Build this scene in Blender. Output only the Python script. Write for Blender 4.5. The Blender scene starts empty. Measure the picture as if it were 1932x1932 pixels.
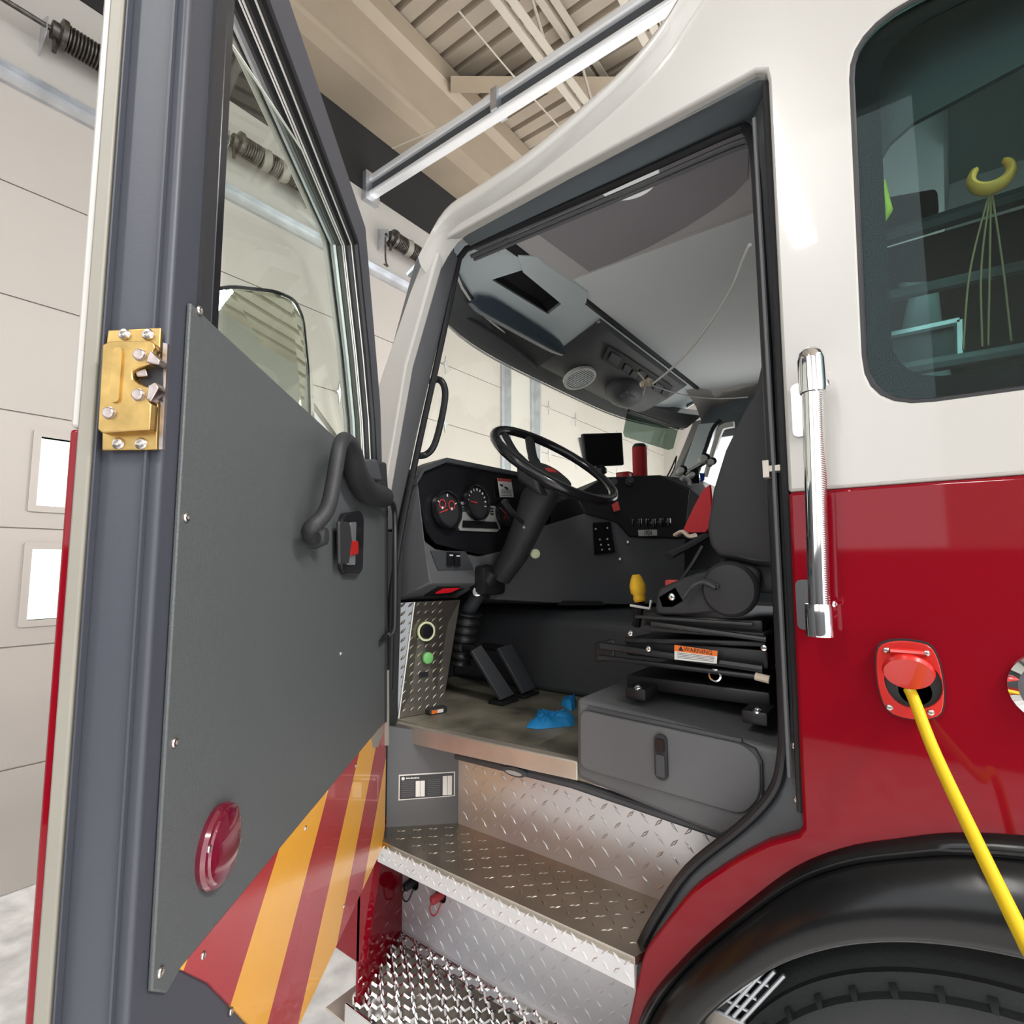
import bpy, bmesh, math, random
from mathutils import Vector, Matrix
random.seed(7)
SC = bpy.context.scene
COL = SC.collection
R = math.radians

# ------------------------------------------------------------------ camera, sky, exposure
cam_d = bpy.data.cameras.new('camera')
cam = bpy.data.objects.new('camera', cam_d)
COL.objects.link(cam)
cam_d.sensor_width = 36.0
cam_d.lens = 36.0 * 1025.0 / 1932.0
cam_d.clip_start = 0.02
cam.location = (0.0, -1.0, 1.7)
cam.rotation_mode = 'QUATERNION'
yaw, pitch, roll = R(36.9), R(5.6), R(-0.2)
F = Vector((-math.sin(yaw) * math.cos(pitch), math.cos(yaw) * math.cos(pitch), math.sin(pitch)))
cam.rotation_quaternion = (Matrix.Rotation(yaw, 3, 'Z') @ Matrix.Rotation(R(90) + pitch, 3, 'X') @ Matrix.Rotation(roll, 3, 'Z')).to_quaternion()
SC.camera = cam

world = bpy.data.worlds.new('daylight')
SC.world = world
world.use_nodes = True
bg = world.node_tree.nodes['Background']
bg.inputs[0].default_value = (0.93, 0.97, 1.0, 1)
bg.inputs[1].default_value = 1.4

vs = SC.view_settings
vs.view_transform = 'Standard'
vs.look = 'None'
vs.exposure = 0.66
vs.gamma = 1.0
vs.use_curve_mapping = False
SC.display_settings.display_device = 'sRGB'

def area_light(name, loc, sx, sy, power, col=(1, .96, .9), rot=(0, 0, 0)):
    d = bpy.data.lights.new(name, 'AREA')
    d.shape = 'RECTANGLE'; d.size = sx; d.size_y = sy; d.energy = power; d.color = col
    o = bpy.data.objects.new(name, d); COL.objects.link(o)
    o.location = loc; o.rotation_euler = rot
    return o

# ------------------------------------------------------------------ materials
def mat(name, col, rough=.5, metal=0.0, coat=0.0, bump=0.0, bscale=200.0, var=0.0, vscale=6.0, spec=.5, emit=0.0, trans=0.0):
    m = bpy.data.materials.new(name); m.use_nodes = True
    nt = m.node_tree; b = nt.nodes['Principled BSDF']
    c = (*col, 1)
    b.inputs['Base Color'].default_value = c
    b.inputs['Roughness'].default_value = rough
    b.inputs['Metallic'].default_value = metal
    b.inputs['Coat Weight'].default_value = coat
    b.inputs['Coat Roughness'].default_value = .04
    b.inputs['Specular IOR Level'].default_value = spec
    if emit:
        b.inputs['Emission Color'].default_value = c
        b.inputs['Emission Strength'].default_value = emit
    if trans: b.inputs['Transmission Weight'].default_value = trans
    tc = nt.nodes.new('ShaderNodeTexCoord')
    if var:
        n = nt.nodes.new('ShaderNodeTexNoise'); n.inputs['Scale'].default_value = vscale; n.inputs['Detail'].default_value = 5
        nt.links.new(tc.outputs['Object'], n.inputs['Vector'])
        r = nt.nodes.new('ShaderNodeMapRange'); r.inputs[1].default_value = .3; r.inputs[2].default_value = .7
        r.inputs[3].default_value = 1 - var; r.inputs[4].default_value = 1 + var
        nt.links.new(n.outputs['Fac'], r.inputs[0])
        v = nt.nodes.new('ShaderNodeMix'); v.data_type = 'RGBA'; v.blend_type = 'MULTIPLY'; v.inputs[0].default_value = 1
        v.inputs[6].default_value = c
        nt.links.new(r.outputs[0], v.inputs[7]); nt.links.new(v.outputs[2], b.inputs['Base Color'])
    if bump:
        n = nt.nodes.new('ShaderNodeTexNoise'); n.inputs['Scale'].default_value = bscale; n.inputs['Detail'].default_value = 3
        nt.links.new(tc.outputs['Object'], n.inputs['Vector'])
        bp = nt.nodes.new('ShaderNodeBump'); bp.inputs['Strength'].default_value = bump; bp.inputs['Distance'].default_value = .002
        nt.links.new(n.outputs['Fac'], bp.inputs['Height']); nt.links.new(bp.outputs[0], b.inputs['Normal'])
    return m

def glass_mat(name, tint, ior=1.5, refl=1.0):
    m = bpy.data.materials.new(name); m.use_nodes = True
    nt = m.node_tree; nt.nodes.clear()
    o = nt.nodes.new('ShaderNodeOutputMaterial'); mx = nt.nodes.new('ShaderNodeMixShader')
    t = nt.nodes.new('ShaderNodeBsdfTransparent'); g = nt.nodes.new('ShaderNodeBsdfGlossy'); fr = nt.nodes.new('ShaderNodeLayerWeight'); fr.inputs[0].default_value = .5
    t.inputs[0].default_value = (*tint, 1); g.inputs['Roughness'].default_value = .0
    f0 = ((ior - 1) / (ior + 1)) ** 2
    pw = nt.nodes.new('ShaderNodeMath'); pw.operation = 'POWER'; pw.inputs[1].default_value = 5
    ml = nt.nodes.new('ShaderNodeMath'); ml.operation = 'MULTIPLY_ADD'; ml.inputs[1].default_value = 1 - f0; ml.inputs[2].default_value = f0
    mu = nt.nodes.new('ShaderNodeMath'); mu.operation = 'MULTIPLY'; mu.inputs[1].default_value = refl
    nt.links.new(fr.outputs['Facing'], pw.inputs[0]); nt.links.new(pw.outputs[0], ml.inputs[0]); nt.links.new(ml.outputs[0], mu.inputs[0])
    nt.links.new(mu.outputs[0], mx.inputs[0]); nt.links.new(t.outputs[0], mx.inputs[1]); nt.links.new(g.outputs[0], mx.inputs[2])
    nt.links.new(mx.outputs[0], o.inputs[0])
    return m

M = dict(
    white=mat('white_paint', (0.4472, 0.43, 0.4042), .3, coat=.6),
    red=mat('red_paint', (0.1849, 0.00172, 0.00774), .35, coat=.6, spec=.0),
    grey=mat('grey_textured_coating', (0.0946, 0.1032, 0.1118), .55, bump=.25, bscale=420, spec=.4),
    greyl=mat('grey_moulded_plastic', (0.1075, 0.1101, 0.1161), .55, bump=.2, bscale=420),
    greyd=mat('dark_grey_plastic', (0.0516, 0.05504, 0.06192), .55, bump=.2, bscale=380),
    edge=mat('painted_door_edge', (0.0473, 0.05074, 0.06536), .5, bump=.05, bscale=300),
    panel=mat('textured_door_panel', (0.07912, 0.08686, 0.08944), .5, bump=.35, bscale=520),
    beige=mat('edge_trim_tape', (0.2322, 0.2193, 0.1849), .5, var=.05),
    black=mat('black_rubber', (.012, .012, .014), .45),
    blackg=mat('black_gloss_plastic', (.012, .012, .014), .18),
    blackm=mat('black_matt_plastic', (.022, .022, .025), .6, bump=.15, bscale=300),
    fender=mat('fender_rubber', (.0065, .0065, .007), .24, var=.3, vscale=9, bump=.05, bscale=60, spec=.35),
    chrome=mat('chrome', (.86, .86, .87), .06, 1.0),
    chromeb=mat('brushed_steel', (.80, .80, .80), .2, 1.0),
    plate=mat('diamond_plate', (0.6708, 0.6665, 0.6794), .34, .6, var=.08, vscale=7),
    plated=mat('worn_diamond_plate', (0.4334, 0.3973, 0.3395), .36, 1.0, var=.22, vscale=5),
    alum=mat('aluminium_nosing', (0.5332, 0.4816, 0.4214), .45, .6, var=.1, vscale=9),
    gold=mat('gold_zinc_plate', (.50, .335, .125), .4, 1.0, var=.25, vscale=40),
    steel=mat('raw_steel', (.42, .36, .34), .35, 1.0, var=.3, vscale=70),
    screw=mat('screw_steel', (.55, .51, .48), .28, 1.0),
    amber=mat('amber_reflective_film', (0.7396, 0.344, 0.0258), .25, coat=.4),
    rred=mat('red_reflective_film', (0.344, 0.01548, 0.0215), .25, coat=.3),
    lens=mat('red_lens', (.13, .005, .02), .12, coat=1.0),
    redp=mat('red_plastic', (.50, .016, .012), .28, coat=.3),
    redc=mat('red_rubber_cap', (.55, .06, .07), .5),
    redb=mat('red_belt', (.50, .012, .02), .65),
    redlite=mat('red_indicator', (.6, .01, .02), .3, emit=.25),
    floor=mat('cab_floor_mat', (0.1961, 0.1806, 0.1393), .5, var=.6, vscale=7, bump=.3, bscale=90),
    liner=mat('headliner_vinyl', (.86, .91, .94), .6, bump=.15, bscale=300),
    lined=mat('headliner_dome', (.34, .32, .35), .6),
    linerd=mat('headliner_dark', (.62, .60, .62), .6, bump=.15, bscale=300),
    console=mat('console_plastic', (.74, .83, .86), .6, bump=.4, bscale=350),
    seat=mat('seat_cloth', (.04, .04, .044), .8, bump=.4, bscale=500),
    visor=mat('smoked_visor', (.06, .08, .105), .15),
    blue=mat('blue_nitrile', (.02, .30, .72), .5, bump=.3, bscale=60),
    yellow=mat('yellow_fabric', (.78, .44, .02), .75, bump=.4, bscale=160),
    cord=mat('yellow_cord_jacket', (.62, .43, .012), .38),
    wcord=mat('white_cord', (.8, .8, .78), .5),
    lime=mat('yellow_green_plastic', (.62, .62, .02), .5),
    ochre=mat('ochre_plastic', (.95, .43, .09), .5),
    green=mat('green_knob', (.17, .50, .15), .5),
    glow=mat('pale_ring', (.62, .66, .42), .5),
    label=mat('white_label', (.78, .77, .74), .5),
    labelb=mat('black_label', (.03, .03, .035), .4),
    orange=mat('orange_label', (.85, .18, .02), .5),
    redlab=mat('red_label', (.6, .05, .04), .5),
    ink=mat('black_ink', (.015, .015, .015), .5),
    pink=mat('warm_white_plastic', (.75, .62, .5), .5),
    bluep=mat('blue_plastic', (.02, .08, .5), .4),
    tread=mat('tyre_rubber', (.035, .037, .038), .75, bump=.5, bscale=120, var=.2),
    frit=mat('glass_frit', (.006, .007, .009), .7, spec=.05),
    mirror=mat('mirror_glass', (.75, .82, .78), .01, 1.0),
    glass=glass_mat('window_glass', (.95, .985, .95), 1.5, .5),
    wind=glass_mat('windshield_glass', (.93, .96, .91), 1.5, .5),
    dglass=glass_mat('tinted_glass', (.70, .86, .84), 1.5, .55),
    vglass=glass_mat('smoked_visor_sheet', (.45, .53, .49), 1.4, .6),
    gdoor=mat('garage_door_panel', (0.4042, 0.3698, 0.3397), .5, var=.03, vscale=1.2),
    gwall=mat('painted_block_wall', (0.43, 0.4042, 0.3741), .7, bump=.1, bscale=40),
    tan=mat('tan_painted_steel', (0.3698, 0.301, 0.2236), .5, var=.06, vscale=2),
    tanl=mat('cream_painted_steel', (0.516, 0.4644, 0.3956), .5),
    deck=mat('painted_roof_deck', (0.4042, 0.344, 0.2752), .55, var=.08, vscale=2),
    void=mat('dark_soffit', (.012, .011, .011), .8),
    rail=mat('polished_rail', (.90, .92, .95), .25, .35),
    hdr=mat('header_grey', (0.129, 0.1505, 0.1677), .5, bump=.15, bscale=300),
    silver=mat('silver_painted_plastic', (.34, .35, .33), .5),
    greyt=mat('tunnel_vinyl', (.045, .047, .052), .6, bump=.25, bscale=300),
    plateb=mat('lit_diamond_plate', (.86, .86, .89), .36, .35),  # brighter plate copy, light reflected off the floor put into its colour
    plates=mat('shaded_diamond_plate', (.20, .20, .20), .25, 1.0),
    strap=mat('tan_drawcord', (.30, .19, .10), .7),
    lampl=mat('dome_lamp_lens', (.75, .76, .74), .4, emit=.25),  # unlit lens; faint glow added to brighten the disc
    darkband=mat('dark_reflection_band', (.05, .05, .055), .6),
    galv=mat('galvanised_steel', (.55, .57, .60), .35, .8, var=.15, vscale=8),
    conc=mat('concrete_floor', (.82, .82, .82), .6, var=.22, vscale=9, bump=.3, bscale=60),
    spring=mat('oiled_spring_steel', (.10, .09, .08), .4, .8, var=.5, vscale=30),
    tube=mat('lamp_tube', (1, .97, .9), .5, emit=12.0),
    fixture=mat('lamp_housing', (.8, .8, .8), .4),
)

# ------------------------------------------------------------------ mesh helpers
WL = {}
def link(o, parent=None):
    COL.objects.link(o)
    if parent is not None:
        o.parent = parent
        o.matrix_parent_inverse = Matrix.Translation(-WL[parent.name])
    return o
def obj(name, bm, m, parent=None, smooth=35, bevel=0.0, seg=2, label=None):
    """One mesh object; vertices are given in world space and recentred on the mesh."""
    if bm.verts:
        lo = Vector([min(v.co[i] for v in bm.verts) for i in range(3)]); hi = Vector([max(v.co[i] for v in bm.verts) for i in range(3)])
        ctr = (lo + hi) / 2
    else: ctr = Vector()
    bmesh.ops.translate(bm, vec=-ctr, verts=bm.verts)
    bmesh.ops.recalc_face_normals(bm, faces=bm.faces)
    me = bpy.data.meshes.new(name)
    if smooth:
        for f in bm.faces: f.smooth = True
    bm.to_mesh(me); bm.free()
    for q in (m if isinstance(m, (list, tuple)) else [m]): me.materials.append(M[q])
    if smooth: me.set_sharp_from_angle(angle=R(smooth))
    o = bpy.data.objects.new(name, me); o.location = ctr
    link(o, parent); WL[o.name] = ctr.copy()
    if bevel:
        b = o.modifiers.new('bevel', 'BEVEL'); b.width = bevel; b.segments = seg; b.limit_method = 'ANGLE'; b.angle_limit = R(40)
    if label: o['label'] = label
    return o
def thing(name, loc, label, cat, group=None):
    o = bpy.data.objects.new(name, None); o.location = loc; o.empty_display_size = .1
    COL.objects.link(o); WL[o.name] = Vector(loc)
    tag(o, label, cat, group)
    return o
def tag(o, label, cat, group=None):
    o['label'] = label; o['category'] = cat
    if group: o['group'] = group
    return o
def struct(name, bm, m, **k):
    o = obj(name, bm, m, **k); o['kind'] = 'structure'; return o
def part_empty(name, loc, parent):
    o = bpy.data.objects.new(name, None); o.location = loc; o.empty_display_size = .05
    link(o, parent); WL[o.name] = Vector(loc); return o
def B(): return bmesh.new()
def V(*a): return Vector(a)

def box(bm, x0, x1, y0, y1, z0, z1, bev=0.0, mi=0):
    n = len(bm.verts)
    co = [(x, y, z) for x in (x0, x1) for y in (y0, y1) for z in (z0, z1)]
    v = [bm.verts.new(c) for c in co]
    fs = [bm.faces.new([v[i] for i in q]) for q in ((0, 1, 3, 2), (4, 6, 7, 5), (0, 4, 5, 1), (2, 3, 7, 6), (0, 2, 6, 4), (1, 5, 7, 3))]
    for f in fs: f.material_index = mi
    if bev:
        es = list({e for f in fs for e in f.edges})
        bmesh.ops.bevel(bm, geom=es, offset=bev, segments=2, profile=.5, affect='EDGES')
    return v
def hexa(bm, a, b, mi=0):
    """Prism between two matching loops of points."""
    va = [bm.verts.new(p) for p in a]; vb = [bm.verts.new(p) for p in b]; n = len(a)
    fs = [bm.faces.new(va), bm.faces.new(list(reversed(vb)))]
    for i in range(n): fs.append(bm.faces.new([va[i], vb[i], vb[(i + 1) % n], va[(i + 1) % n]]))
    for f in fs: f.material_index = mi
    return fs
def prism(bm, pts, fmap, t0, t1, mi=0):
    """Polygon pts (a, b) extruded between t0 and t1, fmap(a, b, t) -> point."""
    return hexa(bm, [fmap(a, b, t0) for a, b in pts], [fmap(a, b, t1) for a, b in pts], mi)
def holed(bm, outer, holes, fmap, t0, t1, mi=0):
    """Plate with holes."""
    loops = [outer] + holes
    for t, rev in ((t0, False), (t1, True)):
        es = []; allv = []
        for lp in loops:
            vs_ = [bm.verts.new(fmap(a, b, t)) for a, b in lp]; allv.append(vs_)
            es += [bm.edges.new((vs_[i], vs_[(i + 1) % len(vs_)])) for i in range(len(vs_))]
        r = bmesh.ops.triangle_fill(bm, use_beauty=True, use_dissolve=False, edges=es)
        for g in r['geom']:
            if isinstance(g, bmesh.types.BMFace): g.material_index = mi
        if not rev: first = allv
    for va, vb in zip(first, allv):
        n = len(va)
        for i in range(n):
            f = bm.faces.new([va[i], va[(i + 1) % n], vb[(i + 1) % n], vb[i]]); f.material_index = mi
def fxz(a, b, t): return Vector((a, t, b))
def fyz(a, b, t): return Vector((t, a, b))
def fxy(a, b, t): return Vector((a, b, t))
def rrect(x0, x1, y0, y1, r, n=5):
    pts = []
    for cx, cy, a0 in ((x1 - r, y1 - r, 0), (x0 + r, y1 - r, 90), (x0 + r, y0 + r, 180), (x1 - r, y0 + r, 270)):
        for i in range(n + 1):
            a = R(a0 + 90 * i / n); pts.append((cx + r * math.cos(a), cy + r * math.sin(a)))
    return pts
def circ(cx, cy, r, n=24, r2=None):
    return [(cx + r * math.cos(2 * math.pi * i / n), cy + (r2 or r) * math.sin(2 * math.pi * i / n)) for i in range(n)]
def rpoly(pts, r, n=4):
    """Polygon with rounded corners."""
    out = []; N = len(pts)
    for i in range(N):
        p0, p, p1 = Vector(pts[i - 1]), Vector(pts[i]), Vector(pts[(i + 1) % N])
        rr = min(r, (p0 - p).length * .45, (p1 - p).length * .45)
        a = p + (p0 - p).normalized() * rr; b = p + (p1 - p).normalized() * rr
        for k in range(n + 1):
            t = k / n; q = a * (1 - t) ** 2 + p * 2 * t * (1 - t) + b * t * t; out.append(tuple(q))
    return out
def spline(pts, n=6):
    P = [Vector(p) for p in pts]; out = []
    for i in range(len(P) - 1):
        p0 = P[i - 1] if i else P[0] * 2 - P[1]; p1, p2 = P[i], P[i + 1]; p3 = P[i + 2] if i + 2 < len(P) else P[-1] * 2 - P[-2]
        for k in range(n):
            t = k / n
            out.append(.5 * ((2 * p1) + (p2 - p0) * t + (2 * p0 - 5 * p1 + 4 * p2 - p3) * t * t + (3 * p1 - p0 - 3 * p2 + p3) * t ** 3))
    out.append(P[-1]); return out
def tube(bm, pts, r, seg=10, cap=True, closed=False, flat=1.0, up=None, mi=0):
    P = [Vector(p) for p in pts]; n = len(P); rings = []
    T = []
    for i in range(n):
        a = P[(i - 1) % n] if (i or closed) else P[i]; b = P[(i + 1) % n] if (i < n - 1 or closed) else P[i]
        T.append((b - a).normalized())
    u = Vector(up) if up else (Vector((0, 0, 1)) if abs(T[0].z) < .9 else Vector((1, 0, 0)))
    u = (u - T[0] * u.dot(T[0])).normalized()
    for i in range(n):
        if up: u = Vector(up)
        u = (u - T[i] * u.dot(T[i])).normalized(); w = T[i].cross(u)
        rr = r[i] if isinstance(r, (list, tuple)) else r
        rings.append([bm.verts.new(P[i] + (u * math.cos(2 * math.pi * k / seg) * flat + w * math.sin(2 * math.pi * k / seg)) * rr) for k in range(seg)])
    fs = []
    for i in range(n if closed else n - 1):
        a, b = rings[i], rings[(i + 1) % n]
        for k in range(seg): fs.append(bm.faces.new([a[k], a[(k + 1) % seg], b[(k + 1) % seg], b[k]]))
    if cap and not closed: fs += [bm.faces.new(list(reversed(rings[0]))), bm.faces.new(rings[-1])]
    for f in fs: f.material_index = mi
def lathe(bm, prof, c, axis, seg=24, mi=0):
    """prof = [(radius, height along the axis)]."""
    c = Vector(c); ax = Vector(axis).normalized()
    u = ax.orthogonal().normalized(); w = ax.cross(u); rings = []
    for r, h in prof:
        if r < 1e-6: rings.append([bm.verts.new(c + ax * h)])
        else: rings.append([bm.verts.new(c + ax * h + (u * math.cos(2 * math.pi * k / seg) + w * math.sin(2 * math.pi * k / seg)) * r) for k in range(seg)])
    for a, b in zip(rings, rings[1:]):
        if len(a) == 1 and len(b) == 1: continue
        for k in range(seg):
            j = (k + 1) % seg
            if len(a) == 1: f = bm.faces.new([a[0], b[j], b[k]])
            elif len(b) == 1: f = bm.faces.new([a[k], a[j], b[0]])
            else: f = bm.faces.new([a[k], a[j], b[j], b[k]])
            f.material_index = mi
    for ring, rev in ((rings[0], True), (rings[-1], False)):
        if len(ring) > 1:
            f = bm.faces.new(list(reversed(ring)) if rev else ring); f.material_index = mi
def bolt(bm, c, n, r, h=None):
    h = h or r * .6
    lathe(bm, [(r, 0), (r, h * .35), (r * .8, h * .8), (r * .42, h), (r * .36, h * .55), (0, h * .5)], c, n, 14)
def lens_bump(bm, c, u, n, L, W, H):
    """One raised lozenge of tread plate."""
    c = Vector(c); w = n.cross(u)
    a = [bm.verts.new(c + p) for p in (u * L, w * W, -u * L, -w * W)]
    t = [bm.verts.new(c + n * H + p) for p in (u * L * .55, w * W * .35, -u * L * .55, -w * W * .35)]
    for i in range(4): bm.faces.new([a[i], a[(i + 1) % 4], t[(i + 1) % 4], t[i]])
    bm.faces.new(t)
def diamonds(bm, origin, eu, ev, lu, lv, n, step=.034, L=.0125, W=.0037, H=.0016, inside=None, single=False, oned=None):
    """Tread pattern over the rectangle origin + eu*lu, ev*lv."""
    o = Vector(origin); eu = Vector(eu).normalized(); ev = Vector(ev).normalized(); n = Vector(n).normalized()
    i = 0; a = step * .5
    while a < lu - .004:
        b = step * .5; j = 0
        while b < lv - .004:
            if inside is None or inside(a, b):
                d = (eu + ev).normalized() if (i + j) % 2 else (eu - ev).normalized()
                if oned: d = (eu + ev * oned).normalized()
                if single: d = (eu + ev * .25).normalized() if j % 2 else (eu - ev * .05).normalized()
                lens_bump(bm, o + eu * a + ev * b, d, n, L, W, H)
            b += step * .72; j += 1
        a += step * .72; i += 1
def text_mesh(name, body, size, m, parent, origin, eu, ev, align='CENTER', depth=.0003):
    cu = bpy.data.curves.new(name, 'FONT'); cu.body = body; cu.size = size; cu.align_x = align; cu.align_y = 'CENTER'; cu.extrude = depth
    cu.resolution_u = 3
    t = bpy.data.objects.new(name + '_src', cu); COL.objects.link(t)
    bpy.context.view_layer.update()
    dg = bpy.context.evaluated_depsgraph_get()
    me = bpy.data.meshes.new_from_object(t.evaluated_get(dg)); me.name = name
    bpy.data.objects.remove(t); bpy.data.curves.remove(cu)
    me.materials.clear(); me.materials.append(M[m])
    eu = Vector(eu).normalized(); ev = Vector(ev).normalized(); en = eu.cross(ev)
    mt = Matrix((( eu.x, ev.x, en.x, 0), (eu.y, ev.y, en.y, 0), (eu.z, ev.z, en.z, 0), (0, 0, 0, 1)))
    me.transform(mt)
    o = bpy.data.objects.new(name, me); o.location = origin; link(o, parent); WL[o.name] = Vector(origin)
    return o

# ================================================================== THE FIRE STATION
GX = -3.92                      # inside face of the front wall with the overhead doors
bm = B(); box(bm, -4.3, 6, -5.2, 9.2, -.1, 0); struct('floor', bm, 'conc')
# front wall: piers, header and the strip above the soffit gap
bm = B()
box(bm, GX - .12, GX + .0, 4.02, 4.86, 0, 5.16)
box(bm, GX - .12, GX + .0, -5.2, 9.2, 4.43, 5.16)
box(bm, GX - .12, GX + .0, -5.2, -1.5, 0, 4.43)
struct('wall_front', bm, 'gwall')
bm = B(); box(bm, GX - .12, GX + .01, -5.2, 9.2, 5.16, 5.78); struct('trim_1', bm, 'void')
bm = B(); box(bm, GX - .12, GX + .0, -5.2, 9.2, 5.78, 7.4); struct('trim_2', bm, 'tan')
# overhead doors, built of sections with two rows of windows
def overhead_door(name, y0, y1, wins, n):
    root = bpy.data.objects.new(name, None); COL.objects.link(root); root.location = (GX, (y0 + y1) / 2, 0); WL[name] = Vector(root.location)
    root['kind'] = 'structure'
    pz = .637
    for i in range(7):
        z0, z1 = i * pz + .004, (i + 1) * pz - .004
        bm = B(); hs = []
        for (wy, wz0, wz1, ww) in wins:
            if z0 < wz0 and wz1 < z1: hs.append([(wy, wz0), (wy + ww, wz0), (wy + ww, wz1), (wy, wz1)])
        holed(bm, [(y0, z0), (y1, z0), (y1, z1), (y0, z1)], hs, fyz, GX, GX - .05)
        box(bm, GX - .046, GX - .012, y0, y1, z1 - .012, z1 + .016)
        o = obj('door_section', bm, 'gdoor', root, smooth=0)
    for (wy, wz0, wz1, ww) in wins:
        bm = B(); holed(bm, rrect(wy - .035, wy + ww + .035, wz0 - .035, wz1 + .035, .01, 2), [[(wy, wz0), (wy + ww, wz0), (wy + ww, wz1), (wy, wz1)]], fyz, GX + .012, GX - .055)
        f = obj('window_frame', bm, 'gdoor', root, smooth=0)
        bm = B(); box(bm, GX - .032, GX - .026, wy, wy + ww, wz0, wz1); obj('pane', bm, 'wind', f, smooth=0)
    return root
W1 = []
for k in range(-1, 1):
    W1 += [(-.19 + k * 1.1, 2.04, 2.43, .42), (-.19 + k * 1.1, 1.41, 1.80, .42)]
D1 = overhead_door('door_1', -1.5, 4.02, W1, 1)
D2 = overhead_door('door_2', 4.86, 9.2, [], 2)
def hinge(y, z, root):
    bm = B(); prism(bm, [(y - .045, z), (y - .012, z + .02), (y, z + .1), (y + .012, z + .02), (y + .045, z), (y + .012, z - .02), (y, z - .1), (y - .012, z - .02)], fyz, GX + .001, GX + .008)
    prism(bm, rrect(y - .035, y + .035, z - .012, z + .012, .01, 2), fyz, GX + .008, GX + .02)
    obj('hinge', bm, 'galv', root)
for y in (.45, 1.75, 3.05):
    for z in (1.911, 2.548, 3.185, 3.822): hinge(y, z, D1)
for y in (5.05, 5.77, 7.1, 8.4):
    for z in (1.911, 2.548, 3.185, 3.822): hinge(y, z, D2)
# steel jamb strips each side of the pier and the reinforcing angle across the door heads
for i, (a, b) in enumerate(((4.0, 4.16), (4.62, 4.84), (-1.62, -1.46))):
    bm = B(); box(bm, GX, GX + .025, a, b, 0, 4.43); box(bm, GX + .025, GX + .11, a + .06, a + .075, 0, 4.5)
    struct('trim_%d' % (3 + i), bm, 'galv')
bm = B(); box(bm, GX, GX + .03, -1.5, 4.02, 4.38, 4.47); box(bm, GX + .03, GX + .075, -1.5, 4.02, 4.455, 4.465); struct('trim_6', bm, 'galv')

# torsion spring gear above the door
def spring_gear(y0, y1, label, drums, tape, z=4.76, left=.09):
    t = thing('torsion_spring', (GX + .13, (y0 + y1) / 2, z), label, 'spring', 'counterbalance springs above the big door')
    bm = B(); tube(bm, [(GX + .13, y0 - left, z), (GX + .13, y1 + .09, z)], .014, 8); obj('shaft', bm, 'spring', t)
    bm = B()
    n = int((y1 - y0) / .017)
    for i in range(n):
        y = y0 + (y1 - y0) * (i + .5) / n
        lathe(bm, [(.062, -.0085), (.072, -.003), (.072, .003), (.062, .0085)], (GX + .13, y, z), (0, 1, 0), 20)
    obj('coil', bm, 'spring', t, smooth=60)
    for y, s in ((y0, -1), (y1, 1)):
        bm = B(); lathe(bm, [(.03, -.02), (.085, -.015), (.085, .01), (.05, .02), (.05, .05), (.02, .055)], (GX + .13, y, z), (0, s, 0), 16)
        tube(bm, [(GX + .13, y + s * .03, z - .05), (GX + .13, y + s * .03, z - .13)], .012, 6)
        obj('cone', bm, 'spring', t)
        bm = B(); hexa(bm, [(GX + .004, y + s * .07, z - .11), (GX + .15, y + s * .07, z - .05), (GX + .15, y + s * .07, z + .05), (GX + .004, y + s * .07, z + .11)], [(GX + .004, y + s * .075, z - .11), (GX + .15, y + s * .075, z - .05), (GX + .15, y + s * .075, z + .05), (GX + .004, y + s * .075, z + .11)]); obj('bracket', bm, 'galv', t)
    for y in tape:
        bm = B(); lathe(bm, [(.073, -.03), (.077, -.028), (.077, .028), (.073, .03)], (GX + .13, y, z), (.15, 1, .1), 20); obj('tape_band', bm, 'beige', t, label='cream tape band')
spring_gear(-.27, .55, 'torsion spring left of the open door, cobwebbed end drum showing', 1, [], left=1.2)
spring_gear(.75, 1.30, 'tape-wrapped torsion spring seen through the open door window', 1, [.95, 1.1])
spring_gear(2.2, 2.85, 'tape-wrapped torsion spring right of the door, with a dangling hook', 1, [2.38, 2.55])
bm = B(); tube(bm, spline([(GX + .14, 2.1, 4.72), (GX + .15, 2.1, 4.5), (GX + .16, 2.12, 4.44), (GX + .15, 2.08, 4.45)]), .008, 6)
tag(obj('hanging_hook', bm, 'spring'), 'thin rusty hook hanging below the right-hand torsion spring', 'hook')

# beam along the front wall and the roof above
bm = B()
prof = [(GX, 5.78), (-3.55, 5.76), (-3.42, 5.78), (-3.42, 5.83), (-3.60, 6.0), (-3.60, 6.5), (-3.52, 6.56), (-3.52, 6.75), (GX, 6.75)]
prism(bm, [(x, z) for x, z in prof], lambda a, b, t: Vector((a, t, b)), -5.2, 9.2)
struct('trim_7', bm, 'tan', smooth=0)
bm = B()
y = -5.2; pts = []
while y < 9.2:                                    # fluted deck, flutes run front to back
    pts += [(y, 6.78), (y + .13, 6.78), (y + .15, 6.85), (y + .175, 6.85), (y + .195, 6.78)]; y += .195
va = [bm.verts.new((GX - .1, a, b)) for a, b in pts]; vb = [bm.verts.new((6, a, b)) for a, b in pts]
for i in range(len(pts) - 1): bm.faces.new([va[i], va[i + 1], vb[i + 1], vb[i]])
box(bm, GX - .1, 6, -5.2, 9.2, 6.9, 6.95)
struct('ceiling', bm, 'deck', smooth=0)
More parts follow.
